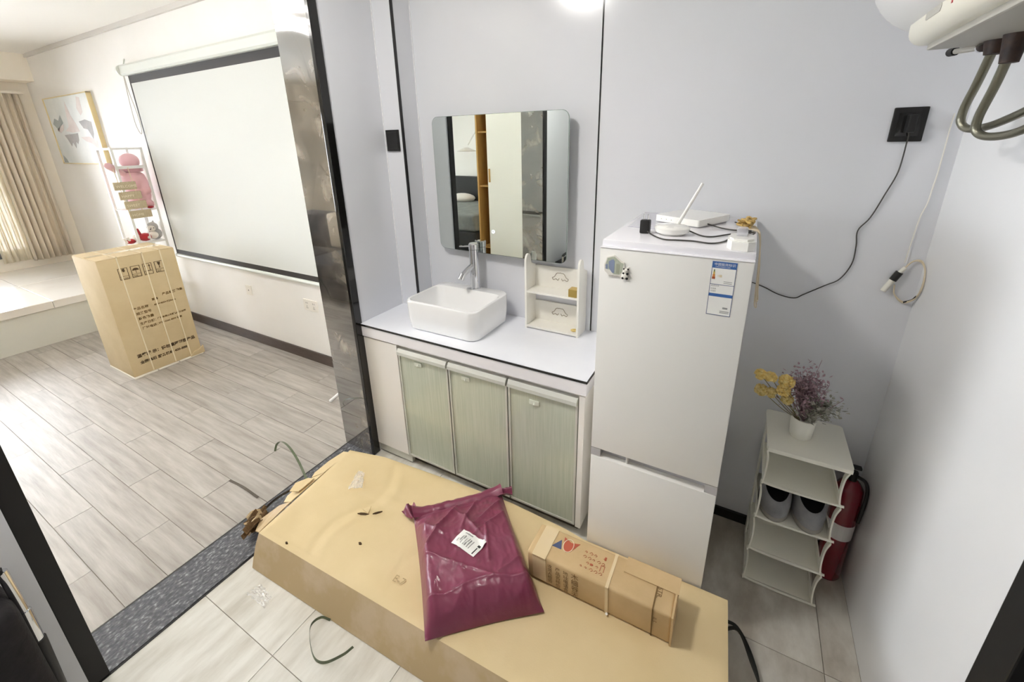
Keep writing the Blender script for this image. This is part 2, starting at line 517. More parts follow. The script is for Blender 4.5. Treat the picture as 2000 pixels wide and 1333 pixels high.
# --- boxed column in the back corner
wc = struct('wall_column', bx(XL, -1.522, 1.656, YB + .1, 0, ZC), 'panel')
obj('wall_panel', bx(XL, -1.520, 1.65, 1.656, 0, ZC), 'panel', wc)
obj('corner_strip', bx(-1.524, -1.514, 1.646, 1.656, .79, ZC), 'black_gloss', wc)
obj('wall_panel', bx(-1.522, -1.516, 1.656, YB, 0, ZC), 'panel', wc)
obj('corner_bead', bx(XL, XL + .004, 1.646, 1.65, .79, ZC), 'silicone', wc)
# --- alcove back wall in two panels with a black joint
wb = struct('wall_back', bx(-1.53, XR + .1, YB + .006, YB + .1, 0, ZC), 'panel')
obj('wall_panel', bx(-1.516, -.578, YB, YB + .006, 0, ZC), 'panel', wb)
obj('wall_panel', bx(-.572, XR, YB, YB + .006, 0, ZC), 'panel', wb)
obj('joint_strip', bx(-.578, -.572, YB - .001, YB + .006, .79, ZC), 'black_gloss', wb)
obj('corner_bead', bx(-1.516, -1.512, YB - .004, YB, .79, ZC), 'silicone', wb)
struct('baseboard_back', bx(.02, XR, YB - .012, YB, 0, .045), 'black_matte')
struct('wall_right', bx(XR, XR + .1, -1.1, YB + .1, 0, ZC), 'panel_brightened')
struct('wall_near', bx(XL, XR + .1, -1.1, -1.0, 0, ZC), 'panel')
struct('ceiling_alcove', bx(XP, XR + .1, -1.1, YB + .1, ZC, ZC + .1), 'ceiling_paint')

# --- black door in its frame on the right wall, next to the camera
d1 = struct('door_1', bx(XR - .012, XR, -.02, .80, 0, 2.08), 'door_black')
obj('door_frame', bx(XR - .03, XR, .80, .876, 0, 2.15, bev=.003), 'black_matte', d1)
obj('door_frame', bx(XR - .03, XR, -.095, -.02, 0, 2.15, bev=.003), 'black_matte', d1)
obj('door_frame', bx(XR - .03, XR, -.02, .80, 2.08, 2.15, bev=.003), 'black_matte', d1)
obj('door_handle', tube(newbm(), [(XR - .012, .1, 1.02), (XR - .06, .1, 1.02), (XR - .06, .22, 1.02)], .009), 'chrome', d1, smooth=True)

# --- living room shell
struct('wall_screen', bx(XW - .1, XP, YS, YS + .1, 0, ZR), 'white_paint')
struct('baseboard_screen', bx(-5.29, XP, YS - .012, YS, 0, .085), 'baseboard_brown')
struct('shadow_gap_strip', bx(XW, XP, YS - .02, YS, 2.585, ZR), 'pale_grey')  # added grey strip standing in for the shadowed top of the wall
struct('ceiling', bx(XW - .1, XP, -3.1, YS + .1, ZR, ZR + .1), 'ceiling_paint')
struct('wall_rear', bx(XW - .1, XP, -3.1, -3.0, 0, ZR), 'white_paint')
WY0, WY1, WZ0, WZ1 = -2.2, 1.46, .56, 2.15
ww = struct('wall_window', bx(XW - .1, XW, -3.0, YS, 0, WZ0), 'cream_paint')
obj('wall_section', bx(XW - .1, XW, -3.0, YS, WZ1, ZR), 'cream_paint', ww)
obj('wall_section', bx(XW - .1, XW, WY1, YS, WZ0, WZ1), 'cream_paint', ww)
obj('wall_section', bx(XW - .1, XW, -3.0, WY0, WZ0, WZ1), 'cream_paint', ww)
struct('trim_3', bx(XW, XW + .25, -3.0, YS, 2.36, ZR), 'cream_paint')
win = struct('window_1', bx(XW - .1, XW + .02, WY0, WY1, WZ0 - .03, WZ0, bev=.004), 'window_frame')
for y in (WY0, -1.29, -.38, .53, WY1 - .04): obj('window_frame', bx(XW - .075, XW - .035, y, y + .04, WZ0, WZ1), 'window_frame', win)
obj('window_frame', bx(XW - .075, XW - .035, WY0, WY1, WZ1 - .04, WZ1), 'window_frame', win)
obj('window_frame', bx(XW - .075, XW - .035, WY0, WY1, WZ0, WZ0 + .04), 'window_frame', win)
for k in range(4): obj('pane', bx(XW - .058, XW - .052, WY0 + .04 + .91 * k, WY0 + .91 * (k + 1), WZ0 + .04, WZ1 - .04), 'pane', win)
for k in range(22):
    y = WY0 + .14 + k * .155
    obj('window_bar', cyl(newbm(), (XW - .088, y, WZ0), (XW - .088, y, 1.25), .007, n=8), 'window_frame', win)
obj('window_bar', bx(XW - .097, XW - .08, WY0, WY1, 1.24, 1.26), 'window_frame', win)
# raised platform under the window, stone slab with tiled top
pl = struct('floor_platform', bx(XW, -5.31, -3.0, YS, 0, .315), 'platform_side', 'raised pale stone platform under the window')
for i in range(2):
    for j in range(5):
        xa = XW + .9 * i; xb = XW + .9 if i == 0 else -5.29
        obj('slab', bx(xa + .0015, xb - .0015, -2.1 + .795 * j + .0015, -2.1 + .795 * (j + 1) - .0015, .315, .385, bev=.004, seg=1), 'platform_stone', pl)
obj('slab', bx(XW, -5.29, -3.0, -2.1, .315, .385), 'platform_stone', pl)

# ================================================================== LAMPS
t = thing('ceiling_lamp', 'square white LED panel lamp on the alcove ceiling above the threshold side', 'lamp', (-1.13, .47, ZC))
obj('housing', bx(-1.27, -.99, .33, .61, ZC - .02, ZC, bev=.006), 'lamp_case', t)
obj('diffuser', bx(-1.26, -1.0, .34, .60, ZC - .040, ZC - .02, bev=.009, seg=3), 'led_white', t, smooth=True)
t = thing('ceiling_lamp', 'round ceiling lamp with two bent glowing rings in the living room', 'lamp', (-3.03, .42, ZR))
obj('rose', cyl(newbm(), (-3.03, .42, ZR - .04), (-3.03, .42, ZR), .2, n=40), 'lamp_case', t, smooth=True)
for R_, z in ((.26, ZR - .10), (.17, ZR - .17)):
    pts = [(-3.03 + R_ * math.cos(a), .42 + R_ * math.sin(a), z + .03 * math.sin(2 * a)) for a in [2 * PI * i / 24 for i in range(25)]]
    obj('light_ring', tube(newbm(), pts, .02, n=10, k=2), 'led_warm', t, smooth=True)
obj('hanger', cyl(newbm(), (-3.03, .42, ZR - .2), (-3.03, .42, ZR - .03), .008, n=8), 'chrome', t)

# ================================================================== FRIDGE
fx0, fx1, fy = -.371, .034, 1.2005
t = thing('fridge', 'tall narrow white two-door fridge standing right of the vanity', 'fridge', (-.165, 1.45, 0))
obj('body', bx(fx0 + .004, fx1 - .004, fy + .055, 1.758, .02, 1.339), 'fridge_white', t)
for x in (fx0 + .04, fx1 - .04):
    for y in (fy + .1, 1.70): obj('foot', cyl(newbm(), (x, y, 0), (x, y, .022), .014, n=12), 'black_matte', t)
ud = obj('upper_door', bx(fx0, fx1, fy, fy + .05, .6245, 1.343, bev=.004), 'fridge_white', t, smooth=True)
ld = obj('lower_door', bx(fx0, fx1, fy, fy + .05, .03, .590, bev=.004), 'fridge_white', t, smooth=True)
hs = newbm()
box(hs, fx0, fx0 + .034, fy + .002, fy + .05, .592, .6225); box(hs, fx1 - .036, fx1, fy + .002, fy + .05, .592, .6225)
box(hs, fx0 + .034, fx1 - .036, fy + .03, fy + .05, .588, .6245)
obj('handle_recess', hs, 'fridge_grey', t)
obj('grip', bx(fx0 + .12, fx0 + .128, fy + .01, fy + .03, .590, .618, bev=.003), 'fridge_white', t)
obj('lid', bx(fx0 + .002, fx1 + .001, fy + .012, 1.76, 1.344, 1.366, bev=.006), 'fridge_lid', t, smooth=True)
obj('front_trim', bx(fx0 + .001, fx1 + .001, fy - .002, fy + .03, 1.343, 1.3475, bev=.0015, seg=1), 'fridge_lid', t)
# energy label stuck on the upper door
ly = fy - .0004
el = obj('energy_label', bx(-.0625, -.0035, ly - .0004, ly, 1.194, 1.345), 'paper', ud)
el['label'] = 'blue and white energy label'
def flat(name, x0, x1, z0, z1, m, par, k=1): return obj(name, bx(x0, x1, ly - .0004 - .0003 * k, ly - .0003, z0, z1), m, par)
flat('header', -.0625, -.0035, 1.327, 1.345, 'energy_blue', el)
flat('blue_bar', -.0625, -.0035, 1.2475, 1.256, 'energy_blue', el)
b = newbm()
for x0, x1, z0, z1 in ((-.0625, -.0613, 1.194, 1.33), (-.0047, -.0035, 1.194, 1.33), (-.0625, -.0035, 1.194, 1.1955), (-.0625, -.0035, 1.281, 1.2822)):
    box(b, x0, x1, ly - .0007, ly - .0003, z0, z1)
obj('border', b, 'energy_line', el)
for z0, z1, wd, m_ in ((1.316, 1.3225, .003, 'arrow_green'), (1.309, 1.316, .0045, 'arrow_yellow'), (1.302, 1.309, .006, 'arrow_orange'), (1.296, 1.302, .0075, 'arrow_red')):
    flat('grade_chip', -.0555 - wd / 2, -.0555 + wd / 2, z0, z1, m_, el)
obj('title', merge(text_mesh('中国能效标识', .0085, axes((-.0575, ly - .001, 1.3345), (1, 0, 0), (0, 0, 1))), text_mesh('CHINA ENERGY LABEL', .0036, axes((-.0545, ly - .001, 1.3295), (1, 0, 0), (0, 0, 1)))), 'paper', el)
b = text_mesh('能源效率', .005, axes((-.059, ly - .001, 1.276), (1, 0, 0), (0, 0, 1)))
merge(b, text_mesh('耗电量', .0045, axes((-.059, ly - .001, 1.268), (1, 0, 0), (0, 0, 1))))
merge(b, text_mesh('总容积', .0045, axes((-.059, ly - .001, 1.261), (1, 0, 0), (0, 0, 1))))
for z in (1.2905, 1.286): box(b, -.03, -.01, ly - .0007, ly - .0003, z, z + .0014)
for z in (1.206, 1.202): box(b, -.03, -.0075, ly - .0007, ly - .0003, z, z + .002)
box(b, -.024, -.012, ly - .0007, ly - .0003, 1.214, 1.219); 
o = obj('small_print', b, 'ink_mid', el); o['kind'] = 'stuff'
obj('grade_number', text_mesh('1级', .008, axes((-.047, ly - .001, 1.303), (1, 0, 0), (0, 0, 1))), 'arrow_yellow', el)

el.location = (-.0008, 0, -.0072)

# fridge magnet
t = thing('fridge_magnet', 'small printed magnet with buildings and a panda on the fridge door', 'magnet', (-.31, fy, 1.262))
my = fy - .0003
fn = lambda u, v, s: (u, my - s, v)
obj('plate', prism(newbm(), [(-.348, 1.300), (-.340, 1.325), (-.318, 1.333), (-.296, 1.316), (-.288, 1.314), (-.286, 1.297), (-.274, 1.300), (-.272, 1.262), (-.292, 1.262), (-.296, 1.268), (-.332, 1.266), (-.337, 1.274), (-.346, 1.282)], fn, 0, .003), 'white_plastic', t)
obj('print_sky', prism(newbm(), [(-.344, 1.300), (-.338, 1.322), (-.318, 1.329), (-.297, 1.312), (-.289, 1.310), (-.294, 1.282), (-.300, 1.275), (-.318, 1.274), (-.330, 1.287), (-.342, 1.288)], fn, .003, .0034), 'magnet_sky', t)
for a in ([(-.333, 1.292), (-.334, 1.312), (-.326, 1.318), (-.320, 1.32), (-.316, 1.314), (-.316, 1.278), (-.322, 1.278)], [(-.343, 1.289), (-.343, 1.302), (-.336, 1.304), (-.336, 1.288)]):
    obj('print_tower', prism(newbm(), a, fn, .0034, .0038), 'magnet_blue', t)
obj('print_tower', prism(newbm(), [(-.310, 1.278), (-.311, 1.308), (-.300, 1.306), (-.301, 1.277)], fn, .0034, .0038), 'magnet_olive', t)
obj('caption', text_mesh('CHENGDU', .0065, axes((-.331, my - .0034, 1.2665), (1, 0, 0), (0, 0, 1))), 'ink_grey', t)
pd = newbm(); ball(pd, (-.2815, my - .004, 1.2885), .0075, (1, .35, .9)); ball(pd, (-.284, my - .004, 1.273), .0095, (1, .35, 1))
pd = obj('panda', pd, 'white_plastic', t, smooth=True)
b = newbm()
for x, z, r in ((-.2875, 1.295, .0024), (-.275, 1.295, .0028), (-.2835, 1.289, .0013), (-.2785, 1.289, .0013), (-.288, 1.2815, .003), (-.2765, 1.281, .0042), (-.2895, 1.2665, .0035), (-.277, 1.2665, .004)):
    ball(b, (x, my - .0062, z), r, (1, .4, 1))
obj('dark_patches', b, 'black_matte', pd, smooth=True)

t.location += V((-.0075, 0, -.0078))

# ---- things lying on the fridge
ZT = 1.3662
_before = set(COL.objects)
t = thing('router', 'white oval router with one antenna standing on the fridge', 'router', (-.195, 1.335, ZT))
def oval(cx, cy, a, b_, z, n=32): return [(cx + a * math.cos(2 * PI * i / n), cy + b_ * math.sin(2 * PI * i / n), z) for i in range(n)]
obj('body', loft(newbm(), [oval(-.195, 1.335, .038, .036, ZT), oval(-.195, 1.335, .05, .046, ZT + .008), oval(-.195, 1.335, .053, .048, ZT + .020), oval(-.195, 1.335, .046, .042, ZT + .026), oval(-.195, 1.335, .02, .018, ZT + .028)]), 'white_gloss', t, smooth=True)
an = obj('antenna', cyl(newbm(), (-.185, 1.372, ZT + .022), (-.128, 1.395, ZT + .150), .0058, .0042, n=12), 'white_gloss', t, smooth=True)
obj('antenna_joint', cyl(newbm(), (-.195, 1.372, ZT + .02), (-.175, 1.372, ZT + .02), .007, n=12), 'white_gloss', t, smooth=True)
t = thing('modem', 'flat white network box lying askew behind the router', 'modem', (-.165, 1.575, ZT), math.radians(-26))
o = obj('case', prism(newbm(), rrect(-.085, .085, -.095, .095, .008, 3), lambda u, v, s: (u, v, s), .004, .026), 'white_gloss', t, local=True, smooth=True)
obj('rim', prism(newbm(), rrect(-.079, .079, -.089, .089, .008, 3), lambda u, v, s: (u, v, s), 0, .004), 'fridge_grey', t, local=True)
for k in range(3): obj('status_light', bx(-.06 + .02 * k, -.057 + .02 * k, -.0956, -.095, .013, .015), 'arrow_green', t, local=True)
t = thing('power_adapter', 'small black plug adapter with its two prongs up on the fridge', 'adapter', (-.272, 1.318, ZT))
obj('body', bx(-.287, -.257, 1.304, 1.332, ZT, ZT + .042, bev=.005), 'black_matte', t, smooth=True)
for x in (-.2785, -.2655): obj('prong', bx(x - .001, x + .001, 1.314, 1.322, ZT + .042, ZT + .062), 'chrome', t)
t = thing('power_strip', 'white eight-sided socket block at the front corner of the fridge top', 'socket block', (-.002, 1.235, ZT))
oc = [(-.032, -.02), (-.02, -.045), (.018, -.052), (.034, -.034), (.034, .03), (.02, .05), (-.02, .05), (-.032, .03)]
obj('body', prism(newbm(), oc, lambda u, v, s: (-.002 + u, 1.235 + v, s), ZT, ZT + .024), 'white_gloss', t)
obj('rim', prism(newbm(), [(u * .85, v * .85) for u, v in oc], lambda u, v, s: (-.002 + u, 1.235 + v, s), ZT + .024, ZT + .030), 'white_gloss', t)
obj('plug', bx(-.016, .012, 1.225, 1.262, ZT + .030, ZT + .052, bev=.006), 'plastic_sheet', t, smooth=True)
tag(obj('plastic_sheet', prism(newbm(), [(-.345, 1.39), (-.21, 1.385), (-.215, 1.69), (-.352, 1.70)], lambda u, v, s: (u, v, s), ZT + .0005, ZT + .0018), 'plastic_sheet'), 'thin clear plastic sheet under the black adapter on the fridge', 'plastic sheet')
zc = ZT + .003
tag(obj('cable', tube(newbm(), [(-.262, 1.306, ZT + .008), (-.24, 1.28, zc), (-.20, 1.235, zc), (-.16, 1.24, zc), (-.12, 1.245, zc), (-.075, 1.235, zc), (-.045, 1.27, zc), (-.03, 1.33, zc), (-.005, 1.40, zc), (.02, 1.46, zc)], .0022), 'cable_black', smooth=True), 'black cable curving from the plug adapter along the front of the fridge top', 'cable')
tag(obj('cable', tube(newbm(), [(-.145, 1.355, zc + .006), (-.11, 1.33, zc), (-.08, 1.325, zc), (-.045, 1.37, zc), (-.01, 1.42, zc), (.025, 1.44, zc), (.03, 1.38, zc + .01), (.02, 1.30, zc + .02), (.008, 1.255, ZT + .045)], .0022), 'cable_black', smooth=True), 'black cable running from the router to the socket block', 'cable')
tag(obj('cable', tube(newbm(), [(-.11, 1.50, zc + .006), (-.06, 1.47, zc), (-.02, 1.455, zc), (.015, 1.49, zc), (.0, 1.56, zc), (-.03, 1.60, zc)], .0022), 'cable_black', smooth=True), 'black cable from the flat network box bunched at the fridge edge', 'cable')
t = thing('yellow_cord', 'bundled yellow cord hanging over the right edge of the fridge', 'cord', (.03, 1.50, 1.10))
b = newbm()
for k in range(5):
    pts = [(.0 + random.uniform(-.02, .03), 1.50 + random.uniform(-.05, .05), ZT + .008 + random.uniform(0, .03)) for _ in range(7)]
    tube(b, pts, .0035, n=6, k=4)
obj('tangle', b, 'yellow_cord', t, smooth=True)
for dy, zb in ((0, 1.115), (.012, 1.13), (-.015, 1.145)):
    obj('loop', tube(newbm(), [(.012, 1.47 + dy, ZT + .01), (.040, 1.452 + dy, ZT + .006), (.050, 1.452 + dy, ZT - .03), (.056, 1.456 + dy, 1.25), (.062, 1.465 + dy, zb + .02), (.070, 1.485 + dy, zb), (.066, 1.502 + dy, zb + .03), (.058, 1.505 + dy, 1.27), (.046, 1.505 + dy, ZT - .02), (.032, 1.51 + dy, ZT + .006), (.012, 1.51, ZT + .01)], .0019, n=6), 'cord_pale', t, smooth=True)

for o in COL.objects:
    if o not in _before and o.parent is None: o.location += V((-.003, .033, 0))

# ---- wall socket with the fridge plug and lead
t = thing('wall_socket', 'black square socket with a plug high on the back wall', 'socket', (.387, YB, 1.625))
obj('plate', bx(.347, .427, YB - .009, YB, 1.624, 1.722, bev=.003), 'black_matte', t)
obj('insert', bx(.360, .414, YB - .011, YB - .009, 1.640, 1.706), 'black_gloss', t)
t = thing('fridge_lead', 'thin grey-black power lead drooping along the wall to the fridge', 'cable', (.30, YB - .02, 1.08))
obj('plug', bx(.378, .398, YB - .045, YB - .011, 1.650, 1.700, bev=.004), 'black_matte', t)
obj('lead', tube(newbm(), [(.390, YB - .025, 1.652), (.393, YB - .012, 1.622), (.392, YB - .006, 1.536), (.374, YB - .006, 1.465), (.352, YB - .006, 1.39), (.328, YB - .006, 1.345), (.333, YB - .006, 1.294), (.333, YB - .006, 1.231), (.31, YB - .006, 1.173), (.272, YB - .006, 1.143), (.218, YB - .006, 1.102), (.19, YB - .006, 1.083), (.14, YB - .006, 1.09), (.088, YB - .006, 1.112), (.03, YB - .009, 1.13)], .0019), 'cable_black', t, smooth=True)
# ---- white corner cord with inline connector
t = thing('light_cord', 'white cord with a black-taped connector looped in the wall corner', 'cord', (.47, YB - .01, 1.11))
obj('drop', tube(newbm(), [(.484, YB - .006, 1.70), (.483, YB - .006, 1.667), (.484, YB - .006, 1.545), (.482, YB - .006, 1.485), (.480, YB - .006, 1.439), (.472, YB - .006, 1.391), (.466, YB - .008, 1.25)], .0016, n=6), 'cable_white', t, smooth=True)
obj('connector', cyl(newbm(), (.430, YB - .012, 1.150), (.449, YB - .012, 1.196), .0085, n=10), 'cable_white', t, smooth=True)
obj('tape', cyl(newbm(), (.447, YB - .012, 1.190), (.459, YB - .012, 1.219), .0105, n=10), 'black_matte', t, smooth=True)
obj('connector', cyl(newbm(), (.458, YB - .012, 1.216), (.470, YB - .012, 1.236), .006, n=10), 'cable_white', t, smooth=True)
for dz, r in ((0, .0022), (.004, .0022)):
    obj('loop', tube(newbm(), [(.468, YB - .012, 1.234), (.485, YB - .01, 1.258), (.504, YB - .014, 1.258 + dz), (.511, YB - .04, 1.235), (.511, YB - .05 - dz, 1.185), (.508, YB - .03, 1.14), (.488, YB - .008, 1.12 - dz), (.462, YB - .008, 1.142), (.455, YB - .012, 1.175)], r, n=6), 'cord_pale', t, smooth=True)
obj('end', tube(newbm(), [(.490, YB - .009, 1.118), (.506, YB - .02, 1.132), (.510, YB - .035, 1.15)], .0036, n=6), 'black_matte', t, smooth=True)

# ================================================================== WATER HEATER on the right wall
t = thing('water_heater', 'white wall-hung water heater with braided hoses in the top right corner', 'water heater', (.36, 1.05, 1.83))
def ycirc(cx, cz, r, y, n=40): return [(cx + r * math.cos(2 * PI * i / n), y, cz + r * math.sin(2 * PI * i / n)) for i in range(n)]
HC = (.338, 2.018)
obj('tank', loft(newbm(), [ycirc(*HC, r, y) for r, y in ((.05, .548), (.12, .555), (.148, .575), (.153, .60), (.153, 1.46), (.148, 1.485), (.13, 1.50), (.06, 1.505))]), 'heater_white', t, smooth=True)
obj('vent_slot', bx(.222, .236, 1.5, 1.508, 1.975, 1.985), 'heater_grey', t)
B_ = []
for y, k in ((.58, .8), (.60, 1), (1.405, 1), (1.43, .93)):
    B_.append([((.334 + (u - .334) * k), y, 1.876 + (v - 1.876) * k) for u, v in rrect(.268, .400, 1.838, 1.914, .032, 6)])
cs = obj('casing', loft(newbm(), B_), 'heater_cream', t, smooth=True)
obj('groove', prism(newbm(), rrect(1.20, 1.29, 1.868, 1.884, .007, 5), lambda u, v, s: (s, u, v), .2670, .2690), 'heater_grey', cs)
obj('mark', bx(.267, .2685, 1.14, 1.146, 1.868, 1.884), 'plush_red', cs)
obj('underside', bx(.305, .420, .62, 1.40, 1.826, 1.842, bev=.004), 'heater_grey', t)
obj('bracket', bx(.40, XR, .7, 1.40, 1.90, 2.1), 'heater_grey', t)
obj('pressure_valve', cyl(newbm(), (.40, 1.335, 1.80), (.40, 1.335, 1.835), .016, .022, n=16), 'rust', t, smooth=True)
obj('valve_lever', tube(newbm(), [(.40, 1.34, 1.818), (.385, 1.40, 1.822), (.37, 1.455, 1.826)], .006), 'heater_grey', t, smooth=True)
obj('lever_tip', cyl(newbm(), (.37, 1.455, 1.826), (.366, 1.475, 1.827), .009, n=12), 'black_matte', t, smooth=True)
obj('valve_cap', cyl(newbm(), (.385, 1.355, 1.818), (.385, 1.361, 1.817), .010, n=14), 'chrome', t, smooth=True)
obj('inlet_fitting', cyl(newbm(), (.405, 1.27, 1.775), (.405, 1.27, 1.835), .014, .020, n=16), 'rust', t, smooth=True)
obj('hose', tube(newbm(), [(.40, 1.345, 1.81), (.405, 1.395, 1.75), (.408, 1.438, 1.70), (.412, 1.443, 1.668), (.425, 1.42, 1.655), (.445, 1.36, 1.665), (.47, 1.25, 1.705), (.495, 1.12, 1.765), (.508, 1.02, 1.82)], .0085, n=12), 'steel_dark', t, smooth=True)
obj('hose', tube(newbm(), [(.405, 1.275, 1.80), (.41, 1.315, 1.74), (.415, 1.365, 1.68), (.42, 1.372, 1.650), (.435, 1.34, 1.638), (.455, 1.27, 1.650), (.475, 1.17, 1.695), (.495, 1.06, 1.74), (.508, .94, 1.80)], .0085, n=12), 'steel_dark', t, smooth=True)

# ================================================================== VANITY
cx0, cx1, cy0 = XL, -.443, 1.345
t = thing('vanity_cabinet', 'low cabinet with three green glass doors in aluminium frames', 'cabinet', (-1.04, 1.55, 0))
obj('body', bx(cx0 + .002, cx1 - .004, cy0 + .02, YB - .004, .062, .722), 'cabinet_white', t)
obj('filler_panel', bx(cx0 + .002, -1.411, cy0 - .002, cy0 + .018, .066, .715), 'cabinet_white', t)
obj('end_panel', bx(-.470, cx1 - .004, cy0 - .002, cy0 + .02, .062, .715), 'cabinet_white', t)
obj('plinth', bx(cx0 + .002, cx1 - .03, cy0 + .045, cy0 + .06, 0, .062), 'strap_brown', t)
obj('plinth_rail', bx(cx0 + .002, -1.40, cy0 + .01, cy0 + .03, .012, .062), 'aluminium', t)
for i, (a, c) in enumerate(((-1.405, -1.106), (-1.100, -.792), (-.786, -.474))):
    z0, z1 = .068, .700
    fr = newbm(); wd = .009
    box(fr, a, a + wd, cy0 - .002, cy0 + .018, z0, z1); box(fr, c - wd, c, cy0 - .002, cy0 + .018, z0, z1)
    box(fr, a + wd, c - wd, cy0 - .002, cy0 + .018, z0, z0 + wd)
    d = obj('door', fr, 'aluminium', t)
    obj('glass', bx(a + wd, c - wd, cy0 + .002, cy0 + .008, z0 + wd, z1 - .028), 'green_glass', d)
    obj('handle', prism(newbm(), [(cy0 + .018, z1), (cy0 - .002, z1 + .002), (cy0 - .012, z1 - .014), (cy0 - .014, z1 - .028), (cy0 - .002, z1 - .030), (cy0 + .006, z1 - .016)], lambda u, v, s: (s, u, v), a + .002, c - .002), 'aluminium', d)
    hx = a + (.10 if i == 0 else .07 if i == 1 else .10); hz = .63 if i < 2 else .612
    h = newbm(); box(h, hx, hx + .045, cy0 - .002, cy0 + .002, hz, hz + .022, bev=.0012, seg=1); cyl(h, (hx + .022, cy0 - .002, hz + .010), (hx + .026, cy0 - .012, hz + .006), .004, n=8)
    o = obj('adhesive_hook', h, 'clear_hook', d); o.rotation_euler = (0, 0, 0)

t = thing('countertop', 'glossy pale vanity top with a black front edge', 'countertop', (-1.04, 1.55, .724))
obj('top_slab', bx(cx0 + .002, -.440, 1.336, YB - .002, .776, .790), 'counter_top', t)
obj('fascia', bx(cx0 + .002, -.4405, 1.337, 1.352, .724, .778), 'counter_side', t)
obj('fascia', bx(-.456, -.441, 1.352, YB - .002, .724, .778), 'counter_side', t)
obj('edge_strip', bx(cx0 + .002, -.4385, 1.3335, 1.336, .7795, .7885), 'black_gloss', t)
obj('edge_strip', bx(-.440, -.4375, 1.3335, YB - .002, .7795, .7885), 'black_gloss', t)

# countertop basin: rounded square bowl with a tap ledge at the back
t = thing('wash_basin', 'white square ceramic wash basin on the vanity top', 'basin', (-1.185, 1.56, .790))
def rl(x0, x1, y0, y1, r, z): return [(x, y, z) for x, y in rrect(x0, x1, y0, y1, r, 7)]
bx0, bx1, by0, by1, bz = -1.392, -.978, 1.398, 1.722, .938
L_ = [rl(bx0 + .017, bx1 - .017, by0 + .017, by1 - .012, .04, .790), rl(bx0 + .009, bx1 - .009, by0 + .009, by1 - .006, .045, .796),
      rl(bx0 + .002, bx1 - .002, by0 + .002, by1 - .002, .05, .85), rl(bx0, bx1, by0, by1, .05, bz - .008), rl(bx0 + .002, bx1 - .002, by0 + .002, by1 - .002, .05, bz - .002),
      rl(bx0 + .006, bx1 - .006, by0 + .006, by1 - .006, .046, bz), rl(bx0 + .013, bx1 - .013, by0 + .013, by1 - .062, .042, bz),
      rl(bx0 + .017, bx1 - .017, by0 + .017, by1 - .066, .04, bz - .006), rl(bx0 + .026, bx1 - .026, by0 + .024, by1 - .074, .04, bz - .06),
      rl(bx0 + .05, bx1 - .05, by0 + .045, by1 - .095, .05, bz - .105), rl(bx0 + .11, bx1 - .11, by0 + .09, by1 - .13, .05, bz - .115)]
obj('bowl', loft(newbm(), L_), 'ceramic', t, smooth=True)
obj('drain', cyl(newbm(), (-1.185, 1.54, bz - .116), (-1.185, 1.54, bz - .111), .02, n=20), 'chrome', t, smooth=True)
fxc, fyc = -1.166, 1.690
t = thing('basin_tap', 'chrome single-lever tap behind the wash basin', 'tap', (fxc, fyc, bz))
obj('body', lathe(newbm(), [(0, 0), (.027, 0), (.027, .005), (.0235, .008), (.0225, .205), (.0, .205)], (fxc, fyc, bz), 24), 'chrome', t, smooth=True)
obj('cap', lathe(newbm(), [(0, .207), (.024, .207), (.0245, .232), (.020, .237), (0, .237)], (fxc, fyc, bz), 24), 'chrome', t, smooth=True)
sp = obj('spout', tube(newbm(), [(fxc, fyc, bz + .130), (fxc - .010, fyc - .045, bz + .108), (fxc - .018, fyc - .080, bz + .088)], .0145, n=14), 'chrome', t, smooth=True)
obj('aerator', cyl(newbm(), (fxc - .017, fyc - .076, bz + .094), (fxc - .021, fyc - .092, bz + .070), .0165, n=14), 'chrome', sp, smooth=True)
obj('lever', tube(newbm(), [(fxc - .01, fyc - .005, bz + .222), (fxc - .04, fyc - .02, bz + .221), (fxc - .062, fyc - .032, bz + .222)], .0042, n=8), 'chrome', t, smooth=True)

# mirror, turned a little towards the opening
MR = math.radians(-1.8)
t = thing('vanity_mirror', 'frameless rounded square mirror above the wash basin', 'mirror', (-1.042, 1.720, 1.121), MR)
obj('glass', prism(newbm(), rrect(-.36, .36, 0, .645, .032, 8), lambda u, v, s: (u, s, v), .0004, .0012), 'mirror_glass', t, local=True)
obj('glass_edge', prism(newbm(), rrect(-.362, .362, -.002, .647, .034, 8), lambda u, v, s: (u, s, v), .0014, .006), 'mirror_edge', t, local=True)
obj('back_box', prism(newbm(), rrect(-.31, .31, .05, .595, .02, 5), lambda u, v, s: (u, s, v), .0062, .030), 'white_plastic', t, local=True)
b = newbm()
ring = [(-.0245 + .0075 * math.cos(a), -.0006, .113 + .0075 * math.sin(a)) for a in [2 * PI * i / 24 for i in range(25)]]
tube(b, ring, .0013, n=6, k=1); cyl(b, (-.0245, -.0006, .111), (-.0245, .0002, .111), .002, n=10)
obj('touch_button', b, 'led_icon', t, local=True)

# small two-tier shelf on the vanity
sx0, sx1, sy0, sy1 = -.868, -.600, 1.664, YB - .004
t = thing('desk_shelf', 'small white two-tier shelf with arched sides on the vanity top', 'shelf', (-.734, 1.71, .790))
pr = [(sy0, .790), (sy0, 1.125)] + [(sy0 + .025 - .025 * math.cos(a), 1.125 + .03 * math.sin(a)) for a in [PI * i / 12 for i in range(1, 12)]] + [(sy0 + .05, 1.12), (sy0 + .056, 1.105), (sy1, 1.085), (sy1, .790)]
for x in (sx0, sx1 - .009): obj('side_panel', prism(newbm(), pr, lambda u, v, s: (s, u, v), x, x + .009), 'shelf_white', t, smooth=True)
obj('shelf_board', bx(sx0 + .009, sx1 - .009, sy0 + .002, sy1, .796, .806), 'shelf_white', t)
obj('shelf_board', bx(sx0 + .009, sx1 - .009, sy0 + .002, sy1, .972, .982), 'shelf_white', t)
